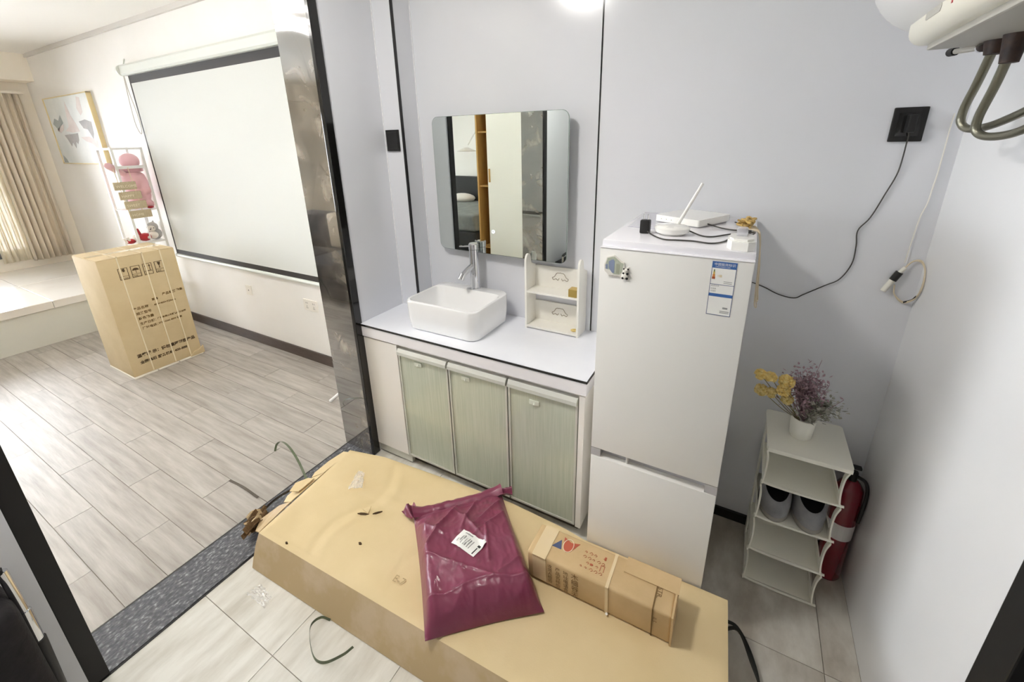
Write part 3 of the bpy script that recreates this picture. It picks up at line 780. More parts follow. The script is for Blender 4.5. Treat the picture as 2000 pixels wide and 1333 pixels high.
for z0, z1 in ((.806, .905), (.982, 1.085)):
    p = obj('back_panel', bx(sx0 + .009, sx1 - .009, sy1 - .008, sy1, z0, z1), 'shelf_white', t)
    zc_ = (z0 + z1) / 2 + .006; xc = -.728; yy = sy1 - .0085
    b = newbm()
    for s in (-1, 1):
        tube(b, [(xc + s * .004, yy, zc_ + .018), (xc + s * .018, yy, zc_ + .016), (xc + s * .030, yy, zc_ - .002), (xc + s * .040, yy, zc_ - .008), (xc + s * .034, yy, zc_ - .018), (xc + s * .022, yy, zc_ - .012), (xc + s * .012, yy, zc_ - .018), (xc + s * .006, yy, zc_ - .008)], .0014, n=5, k=4)
    tube(b, [(xc - .004, yy, zc_ + .018), (xc, yy, zc_ + .02), (xc + .004, yy, zc_ + .018)], .0014, n=5, k=4)
    obj('engraving', b, 'engrave', p)
tag(obj('gift_box', bx(-.652, -.611, 1.668, 1.712, .982, 1.018, bev=.002), 'gold'), 'tiny gold box on the upper board of the small white shelf', 'box')
tag(obj('soap_dish', lathe(newbm(), [(0, 0), (.012, 0), (.016, .004), (.014, .005), (0, .003)], (-.632, 1.70, .806), 16), 'flower_cream', smooth=True), 'small yellowish dish on the lower board of the small white shelf', 'dish')

# black switch plate on the boxed column
t = thing('wall_switch', 'black switch plate on the narrow column left of the mirror', 'switch', (-1.584, 1.65, 1.614))
obj('plate', bx(-1.625, -1.543, 1.641, 1.65, 1.614, 1.714, bev=.002), 'black_matte', t)
obj('rocker', bx(-1.618, -1.550, 1.6395, 1.641, 1.624, 1.704, bev=.0006, seg=1), 'black_gloss', t)

# ================================================================== LARGE FLAT CARTON
def zp(x, y): return .150 + .0235 * (x + 1.58) + .035 * (y - .64)     # the lid slopes up a little towards the fridge
BACK = [(-1.618, 1.146), (-1.414, 1.187), (-1.017, 1.209), (-.717, 1.222), (-.46, 1.206), (-.378, 1.194), (.115, 1.194)]
def back_edge(u):
    x = BACK[0][0] + (BACK[-1][0] - BACK[0][0]) * u
    for (xa, ya), (xb, yb) in zip(BACK, BACK[1:]):
        if x <= xb + 1e-9: return V((x, ya + (yb - ya) * (x - xa) / (xb - xa)))
    return V(BACK[-1])
def cart(u, v):      # u along the length (left to right), v from front to back
    return V((-1.575, .639)).lerp(V((.147, .692)), u).lerp(back_edge(u), v)
def cart_z(u, v):
    p = cart(u, v)
    n = noise.noise(V((p.x * 3, p.y * 4, 1))) * .007 + noise.noise(V((p.x * 11, p.y * 13, 5))) * .0022
    for c, am, wd in ((.175, -.004, .006), (.205, .003, .01), (.40, -.0025, .005)): n += am * math.exp(-((u + .03 * math.sin(7 * v) - c) / wd) ** 2)
    for c, am, wd in ((.55, -.003, .012), (.62, .002, .02)): n += am * math.exp(-((v - .1 * u - c) / wd) ** 2) * (1 if u < .45 else max(0, 1 - (u - .45) / .1))
    e = min(u, 1 - u, v, 1 - v); n *= min(1, e / .06)
    sag = -.004 * math.sin(PI * u) * math.sin(PI * v)
    edge = -.005 * max(0, 1 - e / .012) ** 2
    return zp(p.x, p.y) + n + sag + edge
ZB = .165
t = thing('flat_carton', 'large flat cardboard carton lying on the floor in front of the vanity', 'carton', (-.73, .95, 0))
b = newbm(); nu, nv = 130, 44
G = patch(b, lambda u, v: (*cart(u, v), cart_z(u, v)), nu, nv)
obj('top_panel', b, 'cardboard', t, smooth=True)
b = newbm()
rim = [(i / nu, 0) for i in range(nu)] + [(1, j / nv) for j in range(nv)] + [(1 - i / nu, 1) for i in range(nu)] + [(0, 1 - j / nv) for j in range(nv)]
def low(u, v):
    p = cart(u, v); o = V((0, 0))
    if v < .001: o.y -= .050 * (1 - .3 * u)
    if u < .001: o.x -= .012
    return p + o
loops = []
for k, zf in enumerate((0, .25, .6, .85, 1)):
    lp = []
    for u, v in rim:
        pt = cart(u, v); pb = low(u, v); q = pb.lerp(pt, zf)
        bul = .006 * math.sin(PI * zf) * (1 + noise.noise(V((q.x * 4, q.y * 4, 3))))
        c = V((-.73, .95)); dd = (q - c).normalized()
        lp.append((q.x + dd.x * bul * .4, q.y + dd.y * bul, cart_z(u, v) if zf == 1 else (zp(*cart(u, v)) - .006) * zf + .002))
    loops.append(lp)
obj('side_wall', loft(b, loops, cap1=False), 'cardboard_shaded', t, smooth=True)
# loose end flaps, torn corner and tears
def flap(pts, m_='cardboard', th_=.005, name='end_flap'):
    bm = newbm(); A = [bm.verts.new(p) for p in pts]; B_ = [bm.verts.new((p[0], p[1], p[2] - th_)) for p in pts]; n = len(pts)
    bm.faces.new(A); bm.faces.new(B_[::-1])
    for i in range(n): bm.faces.new((A[i], A[(i + 1) % n], B_[(i + 1) % n], B_[i]))
    return obj(name, bm, m_, t)
flap([(-1.612, 1.135, .160), (-1.685, 1.155, .120), (-1.718, 1.085, .100), (-1.715, 1.00, .098), (-1.69, .965, .108), (-1.612, .985, .155)])
flap([(-1.611, .985, .155), (-1.665, .955, .125), (-1.70, .92, .105), (-1.695, .84, .104), (-1.66, .80, .118), (-1.600, .80, .150)])
flap([(-1.600, .80, .150), (-1.650, .775, .128), (-1.672, .70, .110), (-1.640, .655, .105), (-1.584, .645, .140)], 'cardboard_shaded')
flap([(-1.62, .935, .158), (-1.66, .93, .146), (-1.69, .885, .142), (-1.66, .835, .150), (-1.615, .85, .157)], 'cardboard', .003)
for k in range(16):
    bm = newbm(); x = -1.795 + .0085 * k + random.uniform(-.006, .006); y = .735 - .004 * k + random.uniform(-.02, .02)
    z = .038 + .0042 * k + random.uniform(-.01, .012); a_ = random.uniform(-.3, .3); L2 = random.uniform(.05, .095)
    c_, s_ = math.cos(a_), math.sin(a_)
    patch(bm, lambda u, v: (x + (u - .5) * .026 * c_ - (v - .5) * L2 * s_, y + (u - .5) * .026 * s_ + (v - .5) * L2 * c_, z + .010 * math.sin(u * 5 + k) + .012 * math.sin(v * 4 + k * 2)), 4, 8)
    obj('torn_strip', bm, 'corrugated' if k % 4 else 'cardboard_shaded', t)
for px_, py_, sx_, sy_, a in ((-1.245, .893, .026, .007, .35), (-1.195, .925, .020, .004, .8), (-1.15, .79, .008, .005, 0), (-1.42, .66, .006, .004, 0)):
    z = zp(px_, py_) + .001
    c_, s_ = math.cos(a), math.sin(a)
    obj('tear', prism(newbm(), [(px_ + c_ * u * sx_ - s_ * v * sy_, py_ + s_ * u * sx_ + c_ * v * sy_) for u, v in ((-1, -.2), (-.3, -1), (.5, -.7), (1, .2), (.2, .8), (-.5, .6))], lambda u, v, s: (u, v, s), z - .004, z + .0040), 'tear_dark', t)
obj('tear_flap', prism(newbm(), [(-1.262, .906), (-1.225, .902), (-1.232, .928)], lambda u, v, s: (u, v, s + (v - .902) * .5), zp(-1.24, .91) + .005, zp(-1.24, .91) + .007), 'cardboard', t)
obj('stamp', text_mesh('E-7', .036, axes((-.93, .735, zp(-.9, .75) + .0055), (1, .06, 0), (-.06, 1, 0))), 'ink_faint', t)
def crumple(name, label, cat, pts, z, m, n=70, h=.012):
    b = newbm(); cx = sum(p[0] for p in pts) / len(pts); cy = sum(p[1] for p in pts) / len(pts)
    def fn(u, v):
        a, b_, c_, d_ = [V(p) for p in pts]
        p = a.lerp(b_, u).lerp(d_.lerp(c_, u), v)
        return (p.x + .006 * noise.noise(V((u * 7, v * 7, 2))), p.y + .006 * noise.noise(V((u * 7, v * 7, 9))), z + h * abs(noise.noise(V((u * 5, v * 5, 4)))) + h * .5 * abs(noise.noise(V((u * 13, v * 13, 7)))))
    patch(b, fn, 12, 12)
    return tag(obj(name, b, m), label, cat)
crumple('plastic_scrap', 'scrap of crumpled clear film on top of the flat carton', 'plastic film', [(-1.408, .956), (-1.355, .99), (-1.42, 1.062), (-1.458, 1.056)], zp(-1.41, 1.01) + .004, 'cellophane')
crumple('plastic_scrap', 'shiny clear film scrap on the pale floor tile beside the threshold', 'plastic film', [(-1.50, .515), (-1.385, .515), (-1.40, .553), (-1.49, .565)], .001, 'cellophane', h=.01)

# ================================================================== MAROON MAILING BAG
ZG = ZB + .004
def zg(p): return zp(p.x, p.y) + .005
A_, B2, C_, D_ = V((-1.040, .975)), V((-.770, 1.235)), V((-.404, .884)), V((-.698, .640))   # top-left, top-right, bottom-right, bottom-left
def bag_xy(u, v):
    p = A_.lerp(B2, u).lerp(D_.lerp(C_, u), v)
    c = A_.lerp(C_, .5)
    # sides pull in a little between the sharp corners
    k = .03 * math.sin(PI * v) * abs(2 * u - 1) ** 3 + .02 * math.sin(PI * u) * abs(2 * v - 1) ** 3
    return p + (c - p) * k
def bag_h(u, v):
    su = min(1, (1 - abs(2 * u - 1)) / .22); su = math.sin(su * PI / 2) ** .8
    sv = math.sin(min(1, v / .55) * PI / 2) ** 1.1 * math.sin(min(1, (1 - v) / .16) * PI / 2) ** .8
    h = .088 * su * (.16 * min(1, v / .05) * min(1, (1 - v) / .05) + .84 * sv)
    fold = 0
    for a, c, am, wd, v0, v1 in ((1.0, .30, .020, .030, .05, .50), (.75, .55, .018, .028, .05, .42), (-1.1, .12, .014, .03, .08, .40), (1.5, .78, .013, .026, .05, .38), (-.5, .50, .012, .022, .10, .55), (.2, .72, .014, .018, .38, .72),
                                 (.1, .10, .012, .03, .45, .95), (-.25, .92, .010, .025, .3, .9), (2.2, 1.05, .008, .02, .2, .6), (-1.9, -.45, .007, .02, .4, .85), (3.0, 2.35, .006, .02, .55, .85)):
        d = abs(u + a * (v - .25) - c)
        if v0 < v < v1: fold += am * math.exp(-d / wd) * math.sin(PI * (v - v0) / (v1 - v0)) ** .6
    # horizontal crease where the filling ends
    fold += .007 * math.exp(-abs(v - .84 - .02 * math.sin(u * 9)) / .012) + .004 * math.exp(-abs(v - .09 - .015 * math.sin(u * 13)) / .010)
    wr = (.5 - abs(noise.noise(V((u * 3.2 + v, v * 3.6, 3))))) * .016 + (.4 - abs(noise.noise(V((u * 8, v * 7, 8))))) * .006 + (.4 - abs(noise.noise(V((u * 19, v * 16, 1))))) * .0022
    wr *= min(1, h / .03 + .15)
    return h + (fold + wr) * su - .004
t = thing('mailing_bag', 'stuffed maroon plastic mailing bag lying on the flat carton', 'parcel', (-.73, .95, ZG))
b = newbm(); nu, nv = 110, 140
up = patch(b, lambda u, v: (*bag_xy(u, v), zg(bag_xy(u, v)) + .003 + max(0, bag_h(u, v))), nu, nv)
dn = [[b.verts.new((*bag_xy(i / nu, j / nv), zg(bag_xy(i / nu, j / nv)))) for j in range(nv + 1)] for i in range(nu + 1)]
for i in range(nu):
    for j in range(nv): b.faces.new((dn[i][j], dn[i][j + 1], dn[i + 1][j + 1], dn[i + 1][j]))
for i in range(nu):
    b.faces.new((up[i][0], dn[i][0], dn[i + 1][0], up[i + 1][0])); b.faces.new((up[i][nv], up[i + 1][nv], dn[i + 1][nv], dn[i][nv]))
for j in range(nv):
    b.faces.new((up[0][j], up[0][j + 1], dn[0][j + 1], dn[0][j])); b.faces.new((up[nu][j], dn[nu][j], dn[nu][j + 1], up[nu][j + 1]))
obj('pouch', b, 'maroon', t, smooth='all')
# folded-over mouth with gathered ears at both ends
b = newbm()
mo = V((-.725, .69)).normalized()
def mouth(u, v):
    p = bag_xy(u, 0) + mo * (-.028 + .055 * v) * -1 * -1
    h = .012 + .018 * math.sin(PI * v) + .010 * abs(noise.noise(V((u * 9, v * 3, 6)))) + .016 * (abs(2 * u - 1) ** 6)
    return (p.x, p.y, zg(p) + h)
patch(b, mouth, 40, 8)
obj('flap', b, 'maroon', t, smooth='all')
for base, dr in ((A_ + V((-.005, .0)), V((-.9, .35))), (B2 + V((.01, -.005)), V((.75, .55)))):
    b = newbm()
    dr = dr.normalized(); sd = V((-dr.y, dr.x))
    def ear(u, v):
        p = base - dr * .03 + dr * .07 * v + sd * (.055 * (u - .5)) * (.55 + .5 * v)
        return (p.x, p.y, zg(p) + .014 + .012 * math.sin(u * 9 + v * 3) + .010 * v + .01 * abs(noise.noise(V((u * 6, v * 6, base.x)))))
    patch(b, ear, 14, 8)
    obj('ear', b, 'maroon', t, smooth='all')
# shipping label following the pouch
def bag_uv(p):
    best = None
    for i in range(41):
        for j in range(41):
            q = bag_xy(i / 40, j / 40); d = (q - p).length
            if best is None or d < best[0]: best = (d, i / 40, j / 40)
    _, u, v = best
    for _ in range(12):
        q = bag_xy(u, v); e = p - q; h = 1e-3
        ju = (bag_xy(u + h, v) - q) / h; jv = (bag_xy(u, v + h) - q) / h
        det = ju.x * jv.y - ju.y * jv.x
        u += (e.x * jv.y - e.y * jv.x) / det; v += (ju.x * e.y - ju.y * e.x) / det
    return u, v
lc = [bag_uv(V(p)) for p in ((-.764, .954), (-.656, .940), (-.670, .876), (-.776, .890))]
def lab(u, v):
    a, b_, c_, d_ = [V(p) for p in lc]; q = a.lerp(b_, u).lerp(d_.lerp(c_, u), v)
    return q
def labp(u, v, off):
    hs = 0; q = lab(u, v)
    for du in (-.03, 0, .03):
        for dv in (-.03, 0, .03): hs = max(hs, bag_h(q.x + du, q.y + dv))
    return (*bag_xy(q.x, q.y), zg(bag_xy(q.x, q.y)) + .004 + hs + off)
b = newbm(); patch(b, lambda u, v: labp(u, v, .0015), 12, 12)
sl = obj('shipping_label', b, 'paper', t, smooth=True); sl['label'] = 'white shipping label'
b = newbm()
for u0, u1, v0, v1 in [(.15, .5, .10, .17)] + [(.12 + .085 * k, .15 + .085 * k, .30 + .03 * (k % 2), .80) for k in range(7)]:
    patch(b, lambda u, v, a=(u0, u1, v0, v1): labp(a[0] + (a[1] - a[0]) * u, a[2] + (a[3] - a[2]) * v, .0022), 4, 4)
obj('grey_lines', b, 'ink_mid', sl)
b = newbm(); 
for u0, u1, v0, v1 in ((.86, .9, .5, .92), (.84, .94, .30, .44)): patch(b, lambda u, v, a=(u0, u1, v0, v1): labp(a[0] + (a[1] - a[0]) * u, a[2] + (a[3] - a[2]) * v, .0022), 4, 4)
obj('barcode', b, 'ink_black', sl)

# ================================================================== SMALL CARTON on the flat carton
t = thing('small_carton', 'long small taped cardboard box with red and blue print on the flat carton', 'carton', (-.272, 1.033, zp(-.272, 1.033) + .004))
_small = t
ZS = zp(-.269, 1.03) + .004
x0, x1, y0, y1, z0, z1 = -.506, -.030, .972, 1.094, ZS, ZS + .118
bb = obj('body', bx(x0, x1, y0, y1, z0, z1, bev=.010, seg=3), 'cardboard_small', t, smooth=True)
obj('end_flap', prism(newbm(), [(y0 - .004, z0 - .002), (y0 - .004, z1 + .002), (y1 - .004, z1 + .004), (y1 + .004, z1 - .02), (y1, z0)], lambda u, v, s: (s, u, v), x1 - .002, x1 + .004), 'cardboard_small', t)
obj('end_flap', prism(newbm(), [(y1 - .05, z1 + .001), (y1 + .006, z1 - .001), (y1 + .006, z1 + .004), (y1 - .05, z1 + .004)], lambda u, v, s: (s, u, v), x1 - .16, x1 + .008), 'cardboard_small', t)
for xa, wd in ((-.225, .010), (-.085, .004)):
    b = newbm(); ribbon(b, [(xa, y0 - .0012, z0), (xa, y0 - .0012, z1 - .01), (xa, y0 + .008, z1 + .0008), (xa, y1, z1 + .0008)], (1, 0, 0), wd, .0008, k=5)
    obj('tape_band', b, 'clear_tape' if wd > .005 else 'ink_brown', t)
obj('tape_band', ribbon(newbm(), [(-.46, y0 - .0012, z0 + .01), (-.46, y0 - .0012, z1 - .01), (-.46, y0 + .008, z1 + .0008), (-.46, y1, z1 + .0008)], (1, 0, 0), .05, .0006, k=5), 'clear_tape', t)
zt = z1 + .0008
# printed marks on the top: grey patch, red-blue emblem, red stamp
ex, ey = -.395, 1.050
EM = 1.45
obj('emblem_blue', prism(newbm(), [(ex + u * EM, ey + v * EM) for u, v in ((-.028, -.016), (-.012, .008), (-.004, -.016))], lambda u, v, s: (u, v, s), zt - .002, zt + .0002), 'logo_blue', bb)
obj('emblem_red', prism(newbm(), [(ex + u * EM, ey + v * EM) for u, v in ((-.008, .018), (.012, .010), (.032, .016), (.018, -.012), (.008, -.018), (-.002, -.010))], lambda u, v, s: (u, v, s), zt - .002, zt + .0002), 'logo_red', bb)
obj('emblem_ring', tube(newbm(), [(ex + .008 * EM + .012 * EM * math.cos(a), ey + .017 * EM * math.sin(a), zt + .0003) for a in [2 * PI * i / 16 for i in range(17)]], .0014, n=5, k=2), 'strap_white', bb)
b = newbm()
for k in range(5):
    for j in range(4):
        if random.random() < .8:
            xx = -.325 + k * .016; yy = 1.002 + j * .018; s_ = random.uniform(.003, .006)
            tube(b, [(xx, yy, zt), (xx + s_, yy + s_, zt), (xx + s_ * 2, yy, zt), (xx + s_, yy - s_ * .6, zt)], .0008, n=4, k=2)
box(b, -.258, -.252, 1.054, 1.066, zt - .001, zt + .0003); box(b, -.296, -.287, 1.017, 1.024, zt - .001, zt + .0003)
for xx in (-.262, -.250): box(b, xx, xx + .0016, 1.012, 1.034, zt - .001, zt + .0003)
box(b, -.262, -.2484, 1.032, 1.0335, zt - .001, zt + .0003)
obj('red_stamp', b, 'ink_red', bb)
yf = y0 - .0014
for k, (s_, sz) in enumerate((('木细谷天', .027), ('地址电话合', .019), ('产品名称型', .019), ('收货人检验', .017))):
    b = newbm()
    for i, ch in enumerate(s_): merge(b, text_mesh(ch, sz, axes((-.345 - k * .028, yf, z1 - .030 - i * sz * 1.02), (1, 0, 0), (0, 0, 1))))
    obj('lettering', b, 'ink_brown', bb)
obj('lettering', merge(text_mesh('STR.', .020, axes((-.082, 1.046, zt + .0004), (0, -1, 0), (1, 0, 0))), text_mesh('ILS', .018, axes((-.084, yf, z1 - .03), (0, 0, -1), (1, 0, 0)))), 'ink_brown', bb)
obj('glue_blob', ball(newbm(), (-.222, y0 - .004, z0 + .004), .005, (1, 1, .7)), 'white_gloss', t, smooth=True)

_small.rotation_euler = (math.atan(.035), -math.atan(.0235), 0)

# ================================================================== STRAPS
Z = V((0, 0, 1))
def strap(label, pts, wv, m='strap_green', wd=.011, cat='strap', name='packing_strap', grp='loose packing straps'):
    return tag(obj(name, ribbon(newbm(), pts, wv, wd, .0009), m, smooth=False), label, cat, grp)
strap('green packing strap arching from the carton end over the wood-look planks', [(-2.165, 1.062, .004), (-2.155, 1.075, .045), (-2.10, 1.075, .085), (-1.99, 1.05, .110), (-1.86, 1.01, .106), (-1.76, .975, .075), (-1.70, .955, .045)], [(.8, .6, 0)] * 7)
strap('brown-grey packing strap bowed along the carton end over the threshold', [(-1.72, .985, .030), (-1.77, .935, .034), (-1.80, .865, .034), (-1.80, .79, .030), (-1.765, .725, .028), (-1.715, .70, .03)], [(0, 0, 1)] * 6, 'strap_brown', .014)
strap('green packing strap curled on the pale tiles in front of the carton', [(-1.13, .605, .004), (-1.158, .59, .018), (-1.165, .555, .022), (-1.13, .522, .018), (-1.075, .497, .008), (-1.03, .505, .010), (-.99, .545, .020), (-.972, .575, .03)], [(0, .2, 1)] * 8)
strap('flat dark strip of strap lying on the wood-look planks', [(-2.17, .816, .003), (-2.06, .822, .003), (-1.925, .818, .003)], (0, 1, 0), 'strap_brown', .012)
t = thing('strap_bundle', 'bundle of black packing straps on the floor at the carton end', 'strap', (.19, 1.19, 0))
for k in range(6):
    o_ = k * .007
    obj('strand', ribbon(newbm(), [(.126, 1.275 - o_ * 1.5, .012 + .01 * (k % 3)), (.165, 1.255 - o_, .028 + .006 * k), (.205, 1.19 - o_, .030 + .005 * (k % 2)), (.232, 1.11 - o_, .02 + .004 * k), (.238, 1.00 - o_, .012), (.225, .90 - o_, .006)], (.3, 0, 1), .009, .001), 'strap_black', t)

# ================================================================== SHOE RACK
rx0, rx1, ry0, ry1 = .176, .400, 1.490, 1.728
tiers = [.004, .157, .313, .467, .615]
t = thing('shoe_rack', 'white plastic five-tier shoe rack in the corner beside the fridge', 'shoe rack', (.288, 1.61, 0))
for i, z in enumerate(tiers):
    g = .010
    if i == 4:
        pl_ = rrect(rx0 - .006, rx1 + .012, ry0 - .012, ry1, .012, 4)
        obj('top_board', prism(newbm(), pl_, lambda u, v, s: (u, v, s), z, z + .010), 'rack_plastic', t, smooth=True)
        obj('top_lip', bx(rx0 - .004, rx1 + .010, ry0 - .014, ry0 - .008, z - .006, z + .010, bev=.0025), 'rack_plastic', t)
    else:
        sh = obj('tier', bx(rx0, rx1, ry0, ry1, z, z + .005), 'rack_plastic', t)
        obj('front_lip', tube(newbm(), [(rx0 - .002, ry0, z + .012), (rx0 + .012, ry0 - .006, z + .004), ((rx0 + rx1) / 2, ry0 - .009, z + .003), (rx1 - .01, ry0 - .007, z + .004), (rx1 + .012, ry0 - .008, z + .006)], .0042, n=8), 'rack_plastic', sh, smooth=True)
    if i < 4:
        zn = tiers[i + 1]
        for sx, s in ((rx0, 1), (rx1, -1)):
            # side frame: front post bowed outwards, back post, arch shaped opening between
            obj('front_post', ribbon(newbm(), [(sx, ry0, z), (sx + .004 * s, ry0 + .006, z + .05), (sx + .003 * s, ry0 + .004, z + .11), (sx - .004 * s, ry0 - .004, zn)], (0, 1, 0), .020, .005), 'rack_plastic', t)
            obj('back_post', bx(min(sx, sx + .005 * s), max(sx, sx + .005 * s), ry1 - .045, ry1, z, zn), 'rack_plastic', t)
            obj('side_rail', bx(min(sx, sx + .004 * s), max(sx, sx + .004 * s), ry0 + .01, ry1 - .04, z + .005, z + .03), 'rack_plastic', t)
        if i in (0, 3): obj('brace', bx(rx0 + .0, rx0 + .004, ry0 + .02, ry1 - .04, zn - .03, zn - .001), 'rack_plastic', t)

# pair of grey shoes on the middle tier, heels towards the room
def shoe(cx, label):
    zb = tiers[2] + .006
    s = thing('shoe', label, 'shoe', (cx, 1.57, zb), 0, 'grey shoes on the rack')
    def sec(y, wd, z, back): return [(cx + wd * math.cos(a), y + back * math.sin(a), z) for a in [2 * PI * i / 28 for i in range(28)]]
    def outline(sc, z, dy=0): 
        o = []
        for i in range(36):
            a = 2 * PI * i / 36; wx = .051 * sc * (1 - .12 * math.sin(a)) ; ly_ = .112 * sc
            o.append((cx + wx * math.cos(a), 1.588 + dy + ly_ * math.sin(a), z))
        return o
    obj('sole', loft(newbm(), [outline(.96, zb), outline(1, zb + .006), outline(1, zb + .016), outline(.97, zb + .02)]), 'shoe_sole', s, smooth=True)
    def up(sc, z, tip): return [(x * 1.0, y if y < 1.60 else 1.60 + (y - 1.60) * tip, z + max(0, z - zb - .04) * ((y - 1.588) * 5.5)) for x, y, _ in outline(sc, z)]
    obj('upper', loft(newbm(), [up(.97, zb + .02, 1), up(1.0, zb + .045, 1), up(.99, zb + .07, .92), up(.93, zb + .095, .7), up(.86, zb + .112, .45), up(.80, zb + .114, .42), up(.78, zb + .10, .40)], cap0=True, cap1=False), 'shoe_grey', s, smooth=True)
    obj('lining', loft(newbm(), [up(.785, zb + .108, .41), up(.74, zb + .075, .5), up(.6, zb + .045, .6)], cap0=False), 'shoe_inner_shade', s, smooth=True)
shoe(.234, 'left grey shoe on the middle tier of the shoe rack')
shoe(.340, 'right grey shoe on the middle tier of the shoe rack')

# flower pot on top of the rack
pz = tiers[4] + .010; pc = (.272, 1.600)
t = thing('flower_pot', 'small white pot of dried yellow and purple flowers on the shoe rack', 'flower pot', (*pc, pz))
obj('pot', lathe(newbm(), [(0, .001), (.030, 0), (.034, .006), (.0385, .07), (.038, .078), (.035, .078), (.033, .06), (0, .058)], (*pc, pz), 28), 'pot_white', t, smooth=True)
for (x, y, z), r, m_ in (((.118, 1.575, .846), .022, 'flower_yellow'), ((.150, 1.575, .844), .022, 'flower_yellow'), ((.128, 1.575, .786), .024, 'flower_cream'), ((.160, 1.578, .782), .021, 'flower_cream'), ((.198, 1.578, .838), .028, 'flower_yellow'), ((.194, 1.576, .802), .024, 'flower_yellow'), ((.210, 1.58, .768), .022, 'flower_cream')):
    st = obj('stem', tube(newbm(), [(pc[0] - .01, pc[1], pz + .06), ((x + pc[0]) / 2, (y + pc[1]) / 2, (z + pz + .06) / 2 - .012), (x, y, z)], .0014, n=5), 'stem', t)
    b = newbm()
    ball(b, (x, y, z), r * .7, sub=2)
    for _ in range(60):
        d = V((random.gauss(0, 1), random.gauss(0, 1), random.gauss(0, 1))).normalized(); c_ = V((x, y, z)) + d * r * .72
        ball(b, c_, r * .26, sub=1)
    obj('bloom', b, m_, st)
def sprig(c, spread, n, m_, size):
    b = newbm()
    for _ in range(n):
        p = V(c) + V((random.gauss(0, spread[0]), random.gauss(0, spread[1]), random.gauss(0, spread[2])))
        d = V((random.gauss(0, 1), random.gauss(0, 1), random.gauss(.4, 1))).normalized(); u, v = frame_of(d)
        L__ = size * random.uniform(.6, 1.3)
        vs = [b.verts.new(p), b.verts.new(p + d * L__ * .5 + u * L__ * .3), b.verts.new(p + d * L__), b.verts.new(p + d * L__ * .5 - u * L__ * .3 + v * L__ * .1)]
        b.faces.new(vs)
        if random.random() < .15: tube(b, [V((pc[0], pc[1], pz + .06)), (V((pc[0], pc[1], pz + .06)) + p) / 2 + V((random.gauss(0, .008), 0, 0)), p], .0008, n=4, k=3)
    return b
o = obj('purple_sprigs', sprig((.262, 1.60, .815), (.026, .024, .034), 800, 'flower_purple', .014), 'flower_purple', t); o['kind'] = 'stuff'
o = obj('grey_leaves', sprig((.305, 1.60, .755), (.028, .022, .020), 420, 'leaf_grey', .018), 'leaf_grey', t); o['kind'] = 'stuff'

# fire extinguisher between rack and wall
ec = (.464, 1.668)
t = thing('fire_extinguisher', 'dark red fire extinguisher standing behind the shoe rack', 'fire extinguisher', (*ec, 0))
cyd = obj('cylinder', lathe(newbm(), [(0, .004), (.040, .0), (.0435, .008), (.0435, .40), (.040, .425), (.026, .448), (.016, .455), (0, .455)], (*ec, 0), 32), 'ext_red', t, smooth=True)
b = newbm()
for i in range(14):
    a0 = math.radians(195 + 10.5 * i); a1 = math.radians(195 + 10.5 * (i + 1))
    vs = [b.verts.new((ec[0] + .0441 * math.cos(a), ec[1] + .0441 * math.sin(a), z)) for a, z in ((a0, .205), (a1, .205), (a1, .275), (a0, .275))]
    b.faces.new(vs)
obj('sticker', b, 'label_white', cyd)
obj('valve', cyl(newbm(), (*ec, .455), (*ec, .49), .013, n=14), 'black_matte', t, smooth=True)
obj('squeeze_lever', bx(ec[0] - .05, ec[0] + .018, ec[1] - .009, ec[1] + .009, .505, .515, bev=.003), 'black_matte', t)
obj('carry_handle', bx(ec[0] - .05, ec[0] + .012, ec[1] - .009, ec[1] + .009, .482, .492, bev=.003), 'black_matte', t)
obj('hose', tube(newbm(), [(ec[0] + .008, ec[1], .475), (ec[0] + .034, ec[1] - .02, .47), (ec[0] + .043, ec[1] - .03, .42), (ec[0] + .040, ec[1] - .03, .30)], .006), 'black_matte', t, smooth=True)

# ================================================================== LIVING ROOM THINGS
# ---- tall carton standing on the planks
t = thing('tall_carton', 'tall printed cardboard carton with three white straps standing on the planks', 'carton', (-4.08, 1.29, 0))
tx0, tx1, ty0, ty1, tz = -4.29, -3.868, 1.052, 1.520, .918
tb = obj('body', bx(tx0, tx1, ty0, ty1, .014, tz, bev=.006), 'cardboard_tall', t, smooth=True)
obj('top_flap', bx(tx0 + .004, (tx0 + tx1) / 2 - .002, ty0 + .004, ty1 - .004, tz, tz + .003), 'cardboard_tall', t)
obj('top_flap', bx((tx0 + tx1) / 2 + .002, tx1 - .004, ty0 + .004, ty1 - .004, tz, tz + .003), 'cardboard_tall', t)
obj('seam_tape', bx((tx0 + tx1) / 2 - .03, (tx0 + tx1) / 2 + .03, ty0 + .01, ty1 - .01, tz + .003, tz + .0036), 'clear_tape', t)
for a, c in ((ty0 - .002, 1.20), (1.205, 1.345), (1.35, ty1 + .006)): obj('foam_sheet', bx(tx0 - .004, tx1 + .008, a, c, .0, .013, bev=.003, seg=1), 'foam', t)
for y in (1.165, 1.315, 1.425):
    obj('strap', ribbon(newbm(), [(tx1 + .002, y + .012, .02), (tx1 + .003, y + .006, .3), (tx1 + .003, y + .002, .6), (tx1 + .003, y, tz - .02), (tx1 - .008, y, tz + .005), (tx0 + .2, y, tz + .006), (tx0 + .01, y, tz + .005)], [(0, 1, 0)] * 7, .008, .0012), 'strap_white', t)
obj('torn_corner', prism(newbm(), [(1.43, .012), (1.535, .012), (1.535, .075), (1.50, .05), (1.46, .045)], lambda u, v, s: (s, u, v), tx1, tx1 + .012), 'cardboard_tall', t)
xf = tx1 + .0012
def onf(y, z): return axes((xf, y, z), (0, 1, 0), (0, 0, 1))
b = newbm()
